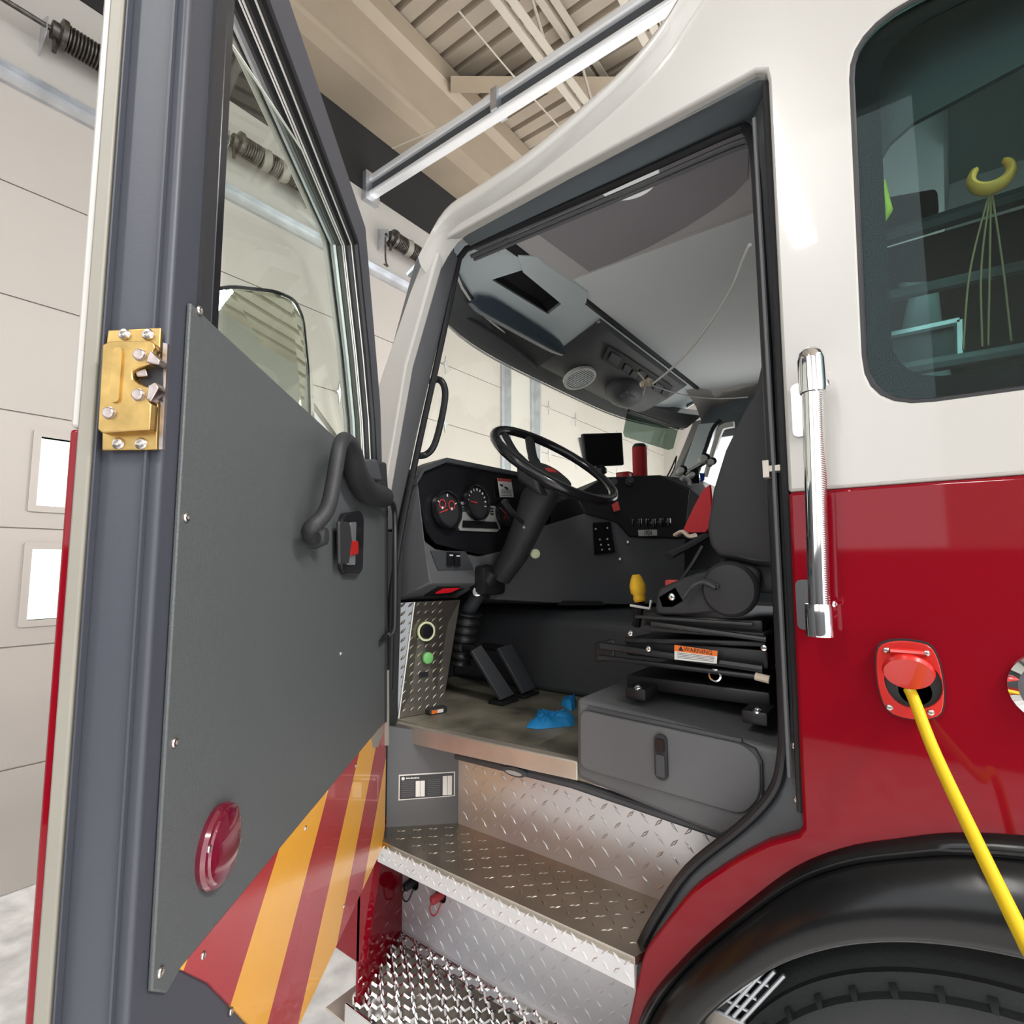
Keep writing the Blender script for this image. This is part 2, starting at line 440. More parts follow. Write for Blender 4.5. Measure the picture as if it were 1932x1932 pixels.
# open-web joists across the bay
def joist(x, i, label):
    t = thing('roof_joist', (x, 2, 6.6), label, 'joist', 'roof joists')
    for nm, z0, z1 in (('bottom_chord', 6.10, 6.16), ('top_chord', 6.68, 6.76)):
        bm = B()
        box(bm, x - .085, x - .02, -5, 9, z0, z0 + .012); box(bm, x + .02, x + .085, -5, 9, z0, z0 + .012)
        box(bm, x - .028, x - .02, -5, 9, z0 + .012, z1); box(bm, x + .02, x + .028, -5, 9, z0 + .012, z1)
        obj(nm, bm, 'tanl', t, smooth=0)
    bm = B(); y = -4.5; up = True
    while y < 8.5:
        a, b = (6.14, 6.72) if up else (6.72, 6.14)
        tube(bm, [(x, y, a), (x, y + .45, b)], .014, 6, flat=1); y += .45; up = not up
    obj('web', bm, 'tanl', t)
joist(-2.35, 0, 'cream roof joist nearest the front wall, crossing behind the bright rail')
joist(-1.55, 1, 'cream roof joist second from the front wall, its web bars in shade')
joist(-.75, 2, 'cream roof joist third from the front wall, beside the curved cab roof')
bm = B(); x0 = (-3.604, 2.763, 6.780)
hexa(bm, [(-3.589, 2.747, 6.740), (-3.418, 2.569, 6.500), (-1.797, 3.810, 6.500), (-1.887, 4.050, 6.740)], [(-3.729, 2.895, 6.740), (-3.551, 2.710, 6.500), (-1.873, 3.996, 6.500), (-1.966, 4.246, 6.740)])
struct('trim_8', bm, 'tan', smooth=0)
for i, (a, b) in enumerate(((((-2.804, 2.017, 6.300)), ((-2.775, 3.601, 6.300))), (((-3.738, 2.125, 5.600)), ((-2.255, 2.337, 5.600))))):
    bm = B(); A, C2 = Vector(a), Vector(b); mid = (A + C2) / 2 + Vector((0, 0, -.02)); tube(bm, spline([A, mid, C2]), .008 if i == 0 else .006, 6)
    tag(obj('ceiling_wire', bm, 'tanl'), ('thin painted wire running straight under the roof deck', 'slack wire hanging just below the bright overhead rail')[i], 'wire')

# door opener rail running back from the header
t = thing('opener_rail', (-1.5, 2.03, 5.25), 'bright galvanised double rail running overhead from the door header', 'rail')
for h0, h1 in ((5.235, 5.30), (5.10, 5.145)):
    bm = B(); prism(bm, rrect(1.965, 2.055, h0, h1, .018, 4), fyz, GX + .02, 4.0)
    obj('rail_bar', bm, 'rail', t)
bm = B(); prism(bm, [(2.0, 5.14), (2.02, 5.14), (2.02, 5.24), (2.0, 5.24)], fyz, GX + .03, 4.0); obj('chain_guide', bm, 'greyd', t)
for x in (-2.4, -1.0, .6):
    bm = B(); box(bm, x, x + .06, 1.94, 2.08, 5.12, 5.30); obj('clip', bm, 'galv', t)
bm = B(); box(bm, GX, GX + .06, 1.93, 2.09, 5.05, 5.33); obj('header_bracket', bm, 'galv', t)

# ceiling lamps of the bay; the last three are unseen additions for brightness
def lamp(x, y, power, label, z=5.0, along_y=True):
    t = thing('ceiling_lamp', (x, y, z), label, 'lamp', 'strip lamps hung in the bay')
    bm = B(); hx, hy = (.09, 1.1) if along_y else (1.1, .09); box(bm, x - hx, x + hx, y - hy, y + hy, z, z + .08); obj('housing', bm, 'fixture', t)
    for d in (-.045, .045):
        bm = B(); tube(bm, [(x + d, y - 1.08, z - .02), (x + d, y + 1.08, z - .02)] if along_y else [(x - 1.08, y + d, z - .02), (x + 1.08, y + d, z - .02)], .016, 8); obj('tube', bm, 'tube', t)
    bm = B(); tube(bm, [(x, y, z + .08), (x, y, 6.8)], .006, 6); obj('hanger', bm, 'fixture', t)
    l = area_light('lamp_light', (x, y, z - .05), hx * 2, hy * 2, power, (1, .97, .93))
    l.parent = t; l.matrix_parent_inverse = Matrix.Translation(-WL[t.name])
lamp(-.75, -3.9, 50, 'strip lamp over the aisle beside the driver door')
lamp(3.2, -1.0, 260, 'unseen strip lamp added behind the open cab to light the door')  # added lamp, lights the inner side of the open door
lamp(2.8, 5.0, 430, 'unseen strip lamp added on the far side, nearer the doors', 4.8, False)  # added lamp, its floor bounce lifts the cab ceiling
lamp(5.0, 5.0, 560, 'unseen strip lamp added on the far side, toward the rear', 4.8, False)  # added lamp, more floor bounce for the cab ceiling

# side wall of the bay on the far side and next to the camera
bm = B(); holed(bm, [(GX, 0), (6, 0), (6, 6.9), (GX, 6.9)], [[(-3.2, .1), (-.6, .1), (-.6, 4.4), (-3.2, 4.4)], [(0, .1), (2.6, .1), (2.6, 4.4), (0, 4.4)], [(3.2, .1), (5.8, .1), (5.8, 4.4), (3.2, 4.4)]], fxz, 9.2, 9.3); struct('wall_right', bm, 'gwall', smooth=0)  # openings added so more daylight reaches the cab ceiling
bm = B(); holed(bm, [(GX, 0), (6, 0), (6, 6.9), (GX, 6.9)], [[(-3.2, 1.85), (.2, 1.85), (.2, 6.3), (-3.2, 6.3)], [(1.2, 1.85), (4.4, 1.85), (4.4, 6.3), (1.2, 6.3)]], fxz, -5.3, -5.2); struct('wall_left', bm, 'gwall', smooth=0)  # openings shaped for daylight and for what the paint reflects

bm = B(); box(bm, GX, 6, -5.21, -5.15, 0, 1.82); struct('reflection_band_left', bm, 'darkband')  # unseen dark band added to deepen what the red paint reflects

# ================================================================== THE FIRE TRUCK
T = thing('fire_truck', (0.1, 1.2, 0), 'red and white fire truck with its driver door standing open', 'truck')

# --- side skin -----------------------------------------------------
roofline = [(-1.02, 2.595), (-.954, 2.644), (-.83, 2.66), (-.693, 2.675), (-.547, 2.709), (-.419, 2.752), (-.348, 2.795), (-.312, 2.83), (-.24, 2.89), (-.1, 2.96), (.15, 3.0), (1.5, 3.02)]
opening = [(-.172, 1.82), (-.169, 2.57), (-.172, 2.592), (-.190, 2.602), (-.6, 2.592), (-.96, 2.577), (-.990, 2.570), (-1.122, 2.257), (-1.196, 1.942), (-1.225, 1.82)]
win = rpoly([(-0.043, 2.585), (1.15, 2.60), (1.15, 1.925), (-0.055, 1.942)], .085, 6)
winh = win
bm = B()
outer = [(-1.46, 1.82), (-1.33, 2.04), (-1.219, 2.263), (-1.105, 2.477), (-1.05, 2.565)] + [(x, z - .02) for x, z in roofline[1:]] + [(1.5, 1.82)] + opening
holed(bm, outer, [winh], fxz, 0.0, .03)
obj('upper_side_panel', bm, 'white', T, bevel=.006, seg=3, smooth=30, label='white upper side of the cab')

arcL0 = [(-.505, .5), (-.497, .62), (-.478, .78), (-.455, .87), (-.428, .928), (-.387, .989), (-.339, 1.051), (-.275, 1.123), (-.191, 1.21), (-.117, 1.262), (-.049, 1.293), (.012, 1.317), (.084, 1.333)]
CX = .13
arcL = [(p.x, p.z) for p in spline([(x, 0, z) for x, z in arcL0 + [(CX, 1.336)]], 4)][:-1]
arc = arcL + [(CX, 1.336)] + [(2 * CX - x, z) for x, z in reversed(arcL)]
skin_arc = [(-.540, .5), (-.532, .62), (-.505, .78), (-.487, .855), (-.469, .928), (-.452, .99), (-.425, 1.036), (-.364, 1.124), (-.318, 1.172), (-.271, 1.214), (-.229, 1.247), (-.185, 1.272), (-.177, 1.285)]
bm = B()
outer = [(-.172, 1.82), (1.5, 1.82), (1.5, .5)] + list(reversed(arc)) + [(p.x, p.z) for p in spline([(x, 0, z) for x, z in skin_arc[:-2]], 4)] + skin_arc[-2:]
prism(bm, outer, fxz, 0.0, .03)
obj('lower_side_panel', bm, 'red', T, bevel=.006, seg=3, smooth=30, label='red lower side of the cab behind the door')
bm = B(); prism(bm, [(-1.26, .64), (-1.26, 1.82), (-1.46, 1.82), (-1.75, 1.82), (-1.75, .64)], fxz, 0, .03)
obj('front_side_panel', bm, 'red', T, bevel=.006, label='red lower skin ahead of the door opening')
# roof cap swept along the roofline, with the rolled edge
sec = [(.03, -.06), (.0, -.045), (-.022, -.03), (-.03, -.012), (-.022, .006), (.0, .012), (.13, .11), (.3, .17), (1.2, .25), (2.1, .17), (2.27, .11), (2.4, .012), (2.42, -.005), (2.42, -.03), (2.38, -.06)]
bm = B(); rows = []
rl = [p for p in spline([(x, 0, z) for x, z in [(-1.045, 2.56)] + roofline[1:]], 5)]
for p in rl: rows.append([bm.verts.new((p.x, y, p.z - .012 + dz)) for y, dz in sec])
for a, b in zip(rows, rows[1:]):
    for i in range(len(sec) - 1): bm.faces.new([a[i], a[i + 1], b[i + 1], b[i]])
obj('roof_cap', bm, 'white', T, smooth=60)
# far side of the cab, with its windows
bm = B()
holed(bm, [(-1.4, .8), (1.5, .8), (1.5, 3.0), (.1, 2.95), (-.5, 2.66), (-1.1, 2.6), (-1.45, 1.85)], [rpoly([(-1.2, 1.9), (-.25, 1.9), (-.25, 2.5), (-1.0, 2.5)], .06), rpoly([(-.05, 1.93), (1.15, 1.93), (1.15, 2.6), (-.05, 2.6)], .08)], fxz, 2.38, 2.41)
obj('far_side_panel', bm, 'white', T, smooth=0)
bm = B(); box(bm, 1.46, 1.5, .03, 2.38, .8, 2.95); obj('rear_wall', bm, 'greyd', T, smooth=0)
# cab nose below the windshield
bm = B(); prism(bm, [(-1.72, .64), (-1.75, 1.70), (-1.70, 1.83), (-1.66, 1.83), (-1.66, .64)], lambda a, b, t: Vector((a, t, b)), .03, 2.38); obj('nose_panel', bm, 'red', T, bevel=.01)

# --- front pillar ---------------------------------------------------
def loft(bm, loops, mi=0):
    rings = [[bm.verts.new(p) for p in l] for l in loops]; n = len(loops[0])
    for a, b in zip(rings, rings[1:]):
        for k in range(n): bm.faces.new([a[k], a[(k + 1) % n], b[(k + 1) % n], b[k]])
    bm.faces.new(list(reversed(rings[0]))); bm.faces.new(rings[-1])
ax = [(-.992, 2.574), (-1.122, 2.257), (-1.196, 1.942), (-1.225, 1.80)]
ix = [(-1.019, 0.110, 2.597), (-1.101, 0.110, 2.342), (-1.182, 0.110, 2.091), (-1.264, 0.110, 1.808)]
bm = B(); loops = []
for (x, z), q in zip(ax, ix):
    q = Vector(q); loops.append([V(x - .002, .004, z), V(q.x, .095, q.z), V(q.x - .012, .115, q.z), V(q.x - .10, .12, q.z), V(x - .13, .03, z), V(x - .1, .012, z)])
loft(bm, loops); obj('front_pillar', bm, 'greyl', T, bevel=.004)
bm = B(); prism(bm, [(.0, 1.80), (.115, 1.80), (.10, 1.0), (.0, 1.0)], fyz, -1.30, -1.25); obj('hinge_pillar', bm, 'blackm', T)
# grab handle on the pillar
bm = B(); tube(bm, spline([(-1.156, 0.130, 2.251), (-1.149, 0.150, 2.265), (-1.134, 0.160, 2.254), (-1.132, 0.170, 2.223), (-1.140, 0.170, 2.170), (-1.162, 0.170, 2.099), (-1.174, 0.160, 2.056), (-1.195, 0.150, 2.037), (-1.201, 0.120, 2.030)], 6), .0105, 10); obj('pillar_grab_handle', bm, 'black', T)

# --- door opening: header, flanges and seal -------------------------
bm = B()
loops = []
for x in (-.99, -.8, -.5, -.3, -.165):
    loops.append([V(x, .012, 2.64), V(x, .012, 2.606), V(x, .02, 2.598), V(x, .03, 2.608), V(x, .045, 2.622), V(x, .08, 2.628), V(x, .115, 2.622), V(x, .135, 2.618), V(x, .16, 2.624), V(x, .17, 2.66), V(x, .17, 2.70)])
loft(bm, loops); obj('door_header', bm, 'hdr', T, smooth=50)
seal_pts = [(-1.228, 0.055, 1.352), (-1.242, 0.070, 1.619), (-1.241, 0.100, 1.806), (-1.182, 0.115, 2.075), (-1.107, 0.120, 2.338), (-1.037, 0.125, 2.601), (-1.012, 0.130, 2.624), (-0.785, 0.130, 2.619), (-0.481, 0.130, 2.612), (-0.265, 0.125, 2.605), (-0.233, 0.115, 2.585), (-0.219, 0.100, 2.542), (-0.212, 0.080, 2.456), (-0.205, 0.055, 2.134), (-0.205, 0.050, 1.761), (-0.206, 0.050, 1.459), (-0.211, 0.048, 1.371), (-0.229, 0.046, 1.311), (-0.281, 0.045, 1.243), (-0.378, 0.043, 1.141), (-0.446, 0.040, 1.031), (-0.491, 0.040, 0.941)]
bm = B(); tube(bm, [seal_pts[0]] + spline(seal_pts[1:6], 4) + spline(seal_pts[6:], 5), .0095, 10); obj('door_seal', bm, 'black', T)
bm = B(); tube(bm, [tuple(Vector(p) + Vector((.0, .022, -.012))) for p in spline(seal_pts[6:11], 4)], .006, 8); tube(bm, [tuple(Vector(p) + Vector((.0, .035, -.016))) for p in spline(seal_pts[6:11], 4)], .005, 8); obj('seal_lip', bm, 'greyl', T)
inner = [seal_pts[i] for i in (10, 11, 12, 13, 14, 15, 16, 17, 18, 19, 20, 21)]
fl_out = [(-.165, .02, 2.61), (-.165, .02, 2.56), (-.165, .02, 2.4), (-.165, .02, 2.1), (-.168, .02, 1.75), (-.168, .02, 1.40), (-.168, .02, 1.32), (-.17, .02, 1.27), (-.225, .02, 1.238), (-.36, .02, 1.115), (-.43, .02, 1.02), (-.48, .02, .88)]
bm = B()
fo = spline([fl_out[0], fl_out[1], fl_out[2], fl_out[3], fl_out[4], fl_out[5], fl_out[6], fl_out[7]], 1) + fl_out[8:]
va = [bm.verts.new((p[0], .032, p[2])) for p in fl_out]; vb = [bm.verts.new((p[0] - .004, p[1] + .012, p[2])) for p in inner]
vc = [bm.verts.new((p[0] - .004, p[1] + .05, p[2])) for p in inner]; vd = [bm.verts.new((p[0], .09, p[2])) for p in fl_out]
for a, b in ((va, vb), (vb, vc), (vc, vd)):
    for i in range(len(a) - 1): bm.faces.new([a[i], a[i + 1], b[i + 1], b[i]])
obj('door_jamb', bm, 'grey', T, smooth=50)
bm = B()                                            # dark rebate line just inside the painted edge
tube(bm, [(-.176, .022, 2.585), (-.176, .022, 2.3), (-.179, .022, 1.9), (-.179, .022, 1.5), (-.181, .022, 1.30)], .0075, 8); obj('rebate_strip', bm, 'black', T)
bm = B(); tube(bm, [(-.985, .016, 2.588), (-.6, .016, 2.60), (-.185, .016, 2.609)], .007, 8); obj('header_gasket', bm, 'black', T)
bm = B(); box(bm, -.212, -.185, .022, .045, 1.862, 1.872); box(bm, -.214, -.204, .02, .05, 1.852, 1.882); obj('strike_pin', bm, 'alum', T)
bm = B(); tube(bm, [(-.20, .025, 2.53), (-.197, .025, 1.9), (-.197, .025, 1.35)], .004, 6); obj('jamb_crease', bm, 'greyl', T)
for z in (1.40, 1.315):
    bm = B(); bolt(bm, (-.188, .03, z), (0, -1, 0), .0055); obj('jamb_screw', bm, 'screw', T)

# --- step well --------------------------------------------------------
TZ = .98
tread = [(-1.195, -.004), (-.468, -.004), (-.455, .035), (-.40, .19), (-1.09, .19), (-1.222, .065), (-1.222, .0)]
bm = B(); prism(bm, tread, fxy, TZ - .014, TZ)
diamonds(bm, (-1.20, .012, TZ), (1, 0, 0), (0, 1, 0), .76, .175, (0, 0, 1), step=.042, inside=lambda a, b: not (a < .14 and b > .05 + a * .9) and a < .725 + b * .3)
obj('upper_step', bm, 'plated', T, smooth=0, label='dull tread plate step')
bm = B(); prism(bm, [(-.004, TZ - .004), (-.004, TZ - .055), (.004, TZ - .062), (.012, TZ - .055), (.012, TZ - .014)], lambda a, b, t: Vector((t, a, b)), -1.195, -.470)
diamonds(bm, (-1.19, -.004, TZ - .054), (1, 0, 0), (0, 0, 1), .715, .05, (0, -1, 0), step=.032, L=.011)
obj('step_nosing', bm, 'plate', T, smooth=0)
bm = B(); prism(bm, [(-1.085, .97), (-.30, .97), (-.30, 1.235), (-1.085, 1.235)], fxz, .188, .20)
diamonds(bm, (-1.08, .188, .985), (1, 0, 0), (0, 0, 1), .74, .225, (0, -1, 0), step=.046, L=.0145); obj('upper_riser', bm, 'plate', T, smooth=0, label='bright tread plate riser')
# grey wall at the front of the well with the maker's data plate
wa, wb = Vector((-1.222, .06, 0)), Vector((-1.075, .200, 0)); wu = (wb - wa).normalized(); wn = Vector((wu.y, -wu.x, 0)); wl = (wb - wa).length
def fw(a, b, t): return wa + wu * a + wn * t + Vector((0, 0, b))
bm = B(); prism(bm, [(-.01, .978), (wl, .978), (wl, 1.215), (-.01, 1.25)], fw, -.01, 0); obj('step_well_wall', bm, 'greyl', T)
pl = part_empty('data_plate', fw(.1, 1.09, 0), T)
a0, a1, z0, z1 = .022, .178, 1.050, 1.118
bm = B(); prism(bm, [(a0, z0), (a1, z0 + .004), (a1, z1 + .002), (a0, z1)], fw, 0, .002); obj('plate_border', bm, 'label', pl, smooth=0)
bm = B(); prism(bm, [(a0 + .003, z0 + .003), (a1 - .003, z0 + .006), (a1 - .003, z1 - .001), (a0 + .003, z1 - .003)], fw, .002, .0028); obj('plate_face', bm, 'labelb', pl, smooth=0)
for q0, q1, h0, h1 in ((a0 + .047, a0 + .072, z0 + .008, z1 - .018), (a0 + .122, a0 + .148, z0 + .008, z1 - .008)):
    bm = B(); prism(bm, [(q0, h0), ((q0 + q1) / 2 - .0005, h0), ((q0 + q1) / 2 - .0005, h1), (q0, h1)], fw, .003, .0034); prism(bm, [((q0 + q1) / 2 + .0005, h0), (q1, h0), (q1, h1), ((q0 + q1) / 2 + .0005, h1)], fw, .003, .0034); obj('white_field', bm, 'label', pl, smooth=0)
bm = B()
for k in range(9):
    for q in (a0 + .008, a0 + .080): prism(bm, [(q, z0 + .010 + k * .005), (q + .034, z0 + .010 + k * .005), (q + .034, z0 + .0115 + k * .005), (q, z0 + .0115 + k * .005)], fw, .003, .0032)
obj('print_lines', bm, 'greyl', pl, smooth=0)
bm = B(); prism(bm, circ(a0 + .012, z1 - .010, .0045, 14), fw, .003, .0034)
for k in range(9): prism(bm, [(a0 + .020 + k * .0042, z1 - .0115), (a0 + .023 + k * .0042, z1 - .0115), (a0 + .023 + k * .0042, z1 - .0075 - (k % 3) * .0006), (a0 + .020 + k * .0042, z1 - .0075)], fw, .003, .0034)
obj('maker_mark', bm, 'label', pl, smooth=0)
# lower riser, its two fittings and the open-grip bottom step
holes = [circ(*(-1.349, 0.702), .024, 20), circ(*(-1.228, 0.704), .022, 20)]
bm = B(); holed(bm, [(-1.45, .50), (-.46, .50), (-.43, .96), (-1.45, .96)], holes, fxz, .27, .28)
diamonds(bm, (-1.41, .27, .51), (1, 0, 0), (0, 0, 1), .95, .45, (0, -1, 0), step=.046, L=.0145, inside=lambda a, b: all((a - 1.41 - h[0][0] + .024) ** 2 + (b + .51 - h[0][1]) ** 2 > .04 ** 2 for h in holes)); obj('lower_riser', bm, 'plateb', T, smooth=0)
for i, h in enumerate(holes):
    cx = sum(p[0] for p in h) / len(h); cz = sum(p[1] for p in h) / len(h)
    bm = B(); lathe(bm, [(.0235, -.008), (.0235, .0), (.02, .0), (.02, -.04), (0, -.04)], (cx, .272, cz), (0, -1, 0), 20); obj('fitting_recess', bm, 'black', T)
    f = part_empty('air_fitting', (cx, .27, cz), T)
    bm = B(); lathe(bm, [(.011, -.035), (.013, -.01), (.013, .016), (.010, .02), (0, .02)], (cx - .012, .265, cz - .008), (-.3, -1, -.2), 16); obj('cap', bm, 'redc' if i else 'black', f, label=('black capped fitting', 'red capped fitting')[i])
    bm = B(); tube(bm, spline([(cx - .014, .25, cz - .01), (cx - .022, .244, cz - .032), (cx - .012, .244, cz - .046), (cx + .004, .246, cz - .04), (cx + .01, .262, cz - .012)], 6), .0022, 6); obj('tether', bm, 'redc' if i else 'black', f)
SZ = .545
st = part_empty('bottom_step', (-.95, .13, SZ), T)
bm = B()
ny = 11; dy = .25 / ny
for r in range(ny + 1):
    y0 = .002 + r * dy; xs = -1.30 - y0 * .36; n = int((-.46 - xs) / .011)
    cen = [Vector((xs + .011 * i, y0 + dy * .34 * math.sin(2 * math.pi * (xs + .011 * i) / .066 + (math.pi if r % 2 else 0)), 0)) for i in range(n)]
    low = []; mid = []; top = []; mid2 = []
    for i, p in enumerate(cen):
        d = (cen[min(i + 1, n - 1)] - cen[max(i - 1, 0)]).normalized(); w = Vector((-d.y, d.x, 0))
        hz = SZ + (.006 if i % 2 else -.002)
        low.append(bm.verts.new(p + w * .0018 + V(0, 0, SZ - .026))); mid.append(bm.verts.new(p + w * .0042 + V(0, 0, hz - .004))); top.append(bm.verts.new(p + V(0, 0, hz))); mid2.append(bm.verts.new(p - w * .0042 + V(0, 0, hz - .004)))
    low2 = [bm.verts.new(v.co + (m2.co - m1.co) * .43) for v, m1, m2 in zip(low, mid, mid2)]
    for q0, q1 in ((low, mid), (mid, top), (top, mid2), (mid2, low2), (low2, low)):
        for i in range(n - 1): bm.faces.new([q0[i], q0[i + 1], q1[i + 1], q1[i]])
obj('grip_grating', bm, 'chromeb', st, smooth=0)
bm = B(); box(bm, -1.40, -.46, .258, .272, SZ - .05, SZ + .002); box(bm, -1.40, -.46, .225, .262, SZ - .006, SZ - .003); obj('rear_rail', bm, 'chromeb', st, bevel=.002)
bm = B(); box(bm, -1.30, -.46, -.018, -.010, SZ - .06, SZ - .004); obj('front_rail', bm, 'chromeb', st, bevel=.002)
bm = B(); box(bm, -1.40, -.46, -.005, .26, SZ - .072, SZ - .065); obj('drip_tray', bm, 'alum', st, smooth=0)
bm = B(); hexa(bm, [(-1.268, .0, .93), (-1.40, .272, .93), (-1.40, .272, .50), (-1.268, .0, .50)], [(-1.278, .0, .93), (-1.41, .272, .93), (-1.41, .272, .50), (-1.278, .0, .50)]); obj('step_side_panel', bm, 'red', T)
bm = B(); hexa(bm, [(-1.262, -.003, .64), (-1.262, -.003, .975), (-1.20, -.003, .975), (-1.20, -.003, .955)], [(-1.262, .02, .64), (-1.262, .02, .975), (-1.20, .02, .975), (-1.20, .02, .955)]); obj('step_corner_gusset', bm, 'red', T)

# --- floor, nosing and seat box ---------------------------------------
bm = B(); box(bm, -1.62, 1.45, .115, 2.37, 1.215, 1.25); obj('cab_floor', bm, 'floor', T, smooth=0)
n0, n1, n2, n3 = Vector((-1.271, 0.100, 1.245)), Vector((-0.646, 0.100, 1.261)), Vector((-0.646, 0.100, 1.219)), Vector((-1.270, 0.100, 1.194))
bm = B(); hexa(bm, [n0, n1, n2, n3], [n0 + V(0, .03, 0), n1 + V(0, .03, 0), n2 + V(0, .03, 0), n3 + V(0, .03, 0)]); obj('floor_nosing', bm, 'alum', T, bevel=.003)
bm = B(); tube(bm, [(-1.029, 0.120, 1.194), (-0.671, 0.120, 1.203), (-0.341, 0.120, 1.186)], .011, 10); obj('sill_lip', bm, 'greyd', T)
l = part_empty('step_light', (-0.823, 0.105, 1.200), T)
c0 = Vector((-0.821, 0.103, 1.201))
bm = B(); prism(bm, circ(0, 0, .034, 24, .010), lambda a, b, t: c0 + V(a, t, b - a * .0), -.006, .006); obj('bezel', bm, 'greyd', l)
bm = B(); prism(bm, circ(0, -.001, .024, 24, .0045), lambda a, b, t: c0 + V(a, t, b), -.009, -.004); obj('slot', bm, 'silver', l)

sb = part_empty('seat_box', (-.45, .4, 1.3), T)
bx = [(-0.646, 1.401), (-0.216, 1.367), (-0.222, 1.309), (-0.259, 1.241), (-0.331, 1.184), (-0.649, 1.225)]
bm = B(); prism(bm, bx, fxz, .10, .70); obj('body', bm, 'greyl', sb, bevel=.012, seg=3)
dq = rpoly([(-0.634, 1.377), (-0.286, 1.367), (-0.258, 1.345), (-0.260, 1.280), (-0.292, 1.239), (-0.636, 1.251)], .02)
bm = B(); prism(bm, dq, fxz, .094, .10); dd = obj('lid_door', bm, 'greyl', sb, bevel=.003)
bm = B(); tube(bm, [(-0.614, 0.098, 1.385), (-0.289, 0.098, 1.373)], .0045, 8); obj('piano_hinge', bm, 'greyd', sb)
bm = B(); tube(bm, [(-0.287, 0.094, 1.370), (-0.265, 0.094, 1.364), (-0.255, 0.094, 1.344), (-0.257, 0.094, 1.282)], .002, 6); obj('gap_seal', bm, 'black', sb)
lq = Vector((-0.445, 0.094, 1.313))
bm = B(); prism(bm, rrect(lq.x - .0135, lq.x + .0135, lq.z - .043, lq.z + .045, .011), fxz, .088, .094); la = obj('latch', bm, 'blackm', sb)
bm = B(); prism(bm, rrect(lq.x - .009, lq.x + .009, lq.z + .012, lq.z + .036, .004), fxz, .084, .089); obj('latch_paddle', bm, 'blackg', sb)
bm = B(); prism(bm, rrect(lq.x - .009, lq.x + .009, lq.z - .036, lq.z + .006, .003), fxz, .085, .089); obj('latch_pull', bm, 'greyd', sb)

# --- driver's seat ------------------------------------------------------
se = part_empty('driver_seat', (-.35, .42, 1.4), T)
prof = [(-0.256, 2.058), (-0.283, 2.022), (-0.327, 1.945), (-0.357, 1.861), (-0.374, 1.775), (-0.369, 1.740), (-0.352, 1.715), (-0.280, 1.697), (-.20, 1.69), (-.12, 1.75), (-.10, 2.15), (-.16, 2.20), (-.22, 2.19)]
bm = B()
rows = []
for y, k in ((.185, .86), (.20, .95), (.23, 1.0), (.42, 1.02), (.58, 1.0), (.61, .95), (.625, .86)):
    rows.append([Vector((-.25 + (x + .25) * k, y, 1.93 + (z - 1.93) * (1 - (1 - k) * .35))) for x, z in prof])
loft(bm, rows); obj('backrest', bm, 'seat', se, smooth=60)
bm = B(); box(bm, -.36, -.16, .22, .62, 1.64, 1.715, .02); obj('cushion', bm, 'seat', se, smooth=60)
bm = B()
sv = rpoly([(-0.483, 1.645), (-0.409, 1.677), (-0.298, 1.703), (-0.262, 1.689), (-0.270, 1.636), (-0.302, 1.608), (-0.412, 1.591), (-0.490, 1.587)], .02)
prism(bm, sv, fxz, .185, .215); obj('side_valance', bm, 'blackm', se, bevel=.006)
c1 = Vector((-0.321, 0.180, 1.649))
bm = B(); lathe(bm, [(.058, 0), (.056, .008), (.05, .014), (.035, .016), (0, .017)], c1, (0, -1, 0), 32); obj('recliner_cover', bm, 'blackm', se)
bm = B(); tube(bm, spline([(-0.414, 0.165, 1.629), (-0.393, 0.165, 1.654), (-0.368, 0.165, 1.664), (-0.344, 0.165, 1.653)], 6), [.006] * 6 + [.009] * 6 + [.011] * 7, 10, flat=.6); obj('recliner_lever', bm, 'greyd', se)
bm = B(); bolt(bm, (-0.341, 0.158, 1.656), (0, -1, 0), .005); obj('lever_pivot', bm, 'black', se)
bm = B(); hexa(bm, [(-0.481, 0.185, 1.629), (-0.438, 0.185, 1.654), (-0.419, 0.185, 1.620), (-0.446, 0.185, 1.604), (-0.472, 0.185, 1.603)], [(-0.492, 0.210, 1.628), (-0.447, 0.210, 1.653), (-0.428, 0.210, 1.618), (-0.455, 0.210, 1.602), (-0.482, 0.210, 1.601)]); obj('tilt_bracket', bm, 'greyd', se, bevel=.003)
bm = B(); bolt(bm, (-0.447, 0.184, 1.629), (0, -1, 0), .009); obj('pivot_bolt', bm, 'chromeb', se)
# suspension base
for nm, a, b, y0, y1, m in (('upper_pan', (1188,1160), (1438,1195), .20, .62, 'black'), ('upper_rail', (1225,1178), (1445,1207), .185, .60, 'blackm'), ('mid_frame', (1150,1205), (1452,1262), .20, .62, 'black'), ('lower_frame', (1185,1268), (1455,1320), .21, .62, 'black')):
    (xa, za), (xb, zb) = {'upper_pan': ((-0.521, 1.587), (-0.266, 1.560)), 'upper_rail': ((-0.521, 1.564), (-0.260, 1.550)), 'mid_frame': ((-0.569, 1.528), (-0.259, 1.489)), 'lower_frame': ((-0.574, 1.443), (-0.261, 1.413))}[nm]
    bm = B(); box(bm, xa, xb, y0, y1, zb, za, .005); obj(nm, bm, m, se)
for k, (p, q, r) in enumerate((((-0.626, 0.190, 1.508), (-0.267, 0.190, 1.492), .009), ((-0.634, 0.190, 1.480), (-0.256, 0.190, 1.475), .006), ((-0.569, 0.200, 1.524), (-0.260, 0.190, 1.542), .006), ((-0.494, 0.180, 1.569), (-0.256, 0.180, 1.552), .006), ((-0.532, 0.180, 1.582), (-0.280, 0.180, 1.580), .004))):
    bm = B(); tube(bm, [p, q], r, 8); obj('slide_bar', bm, 'black', se)
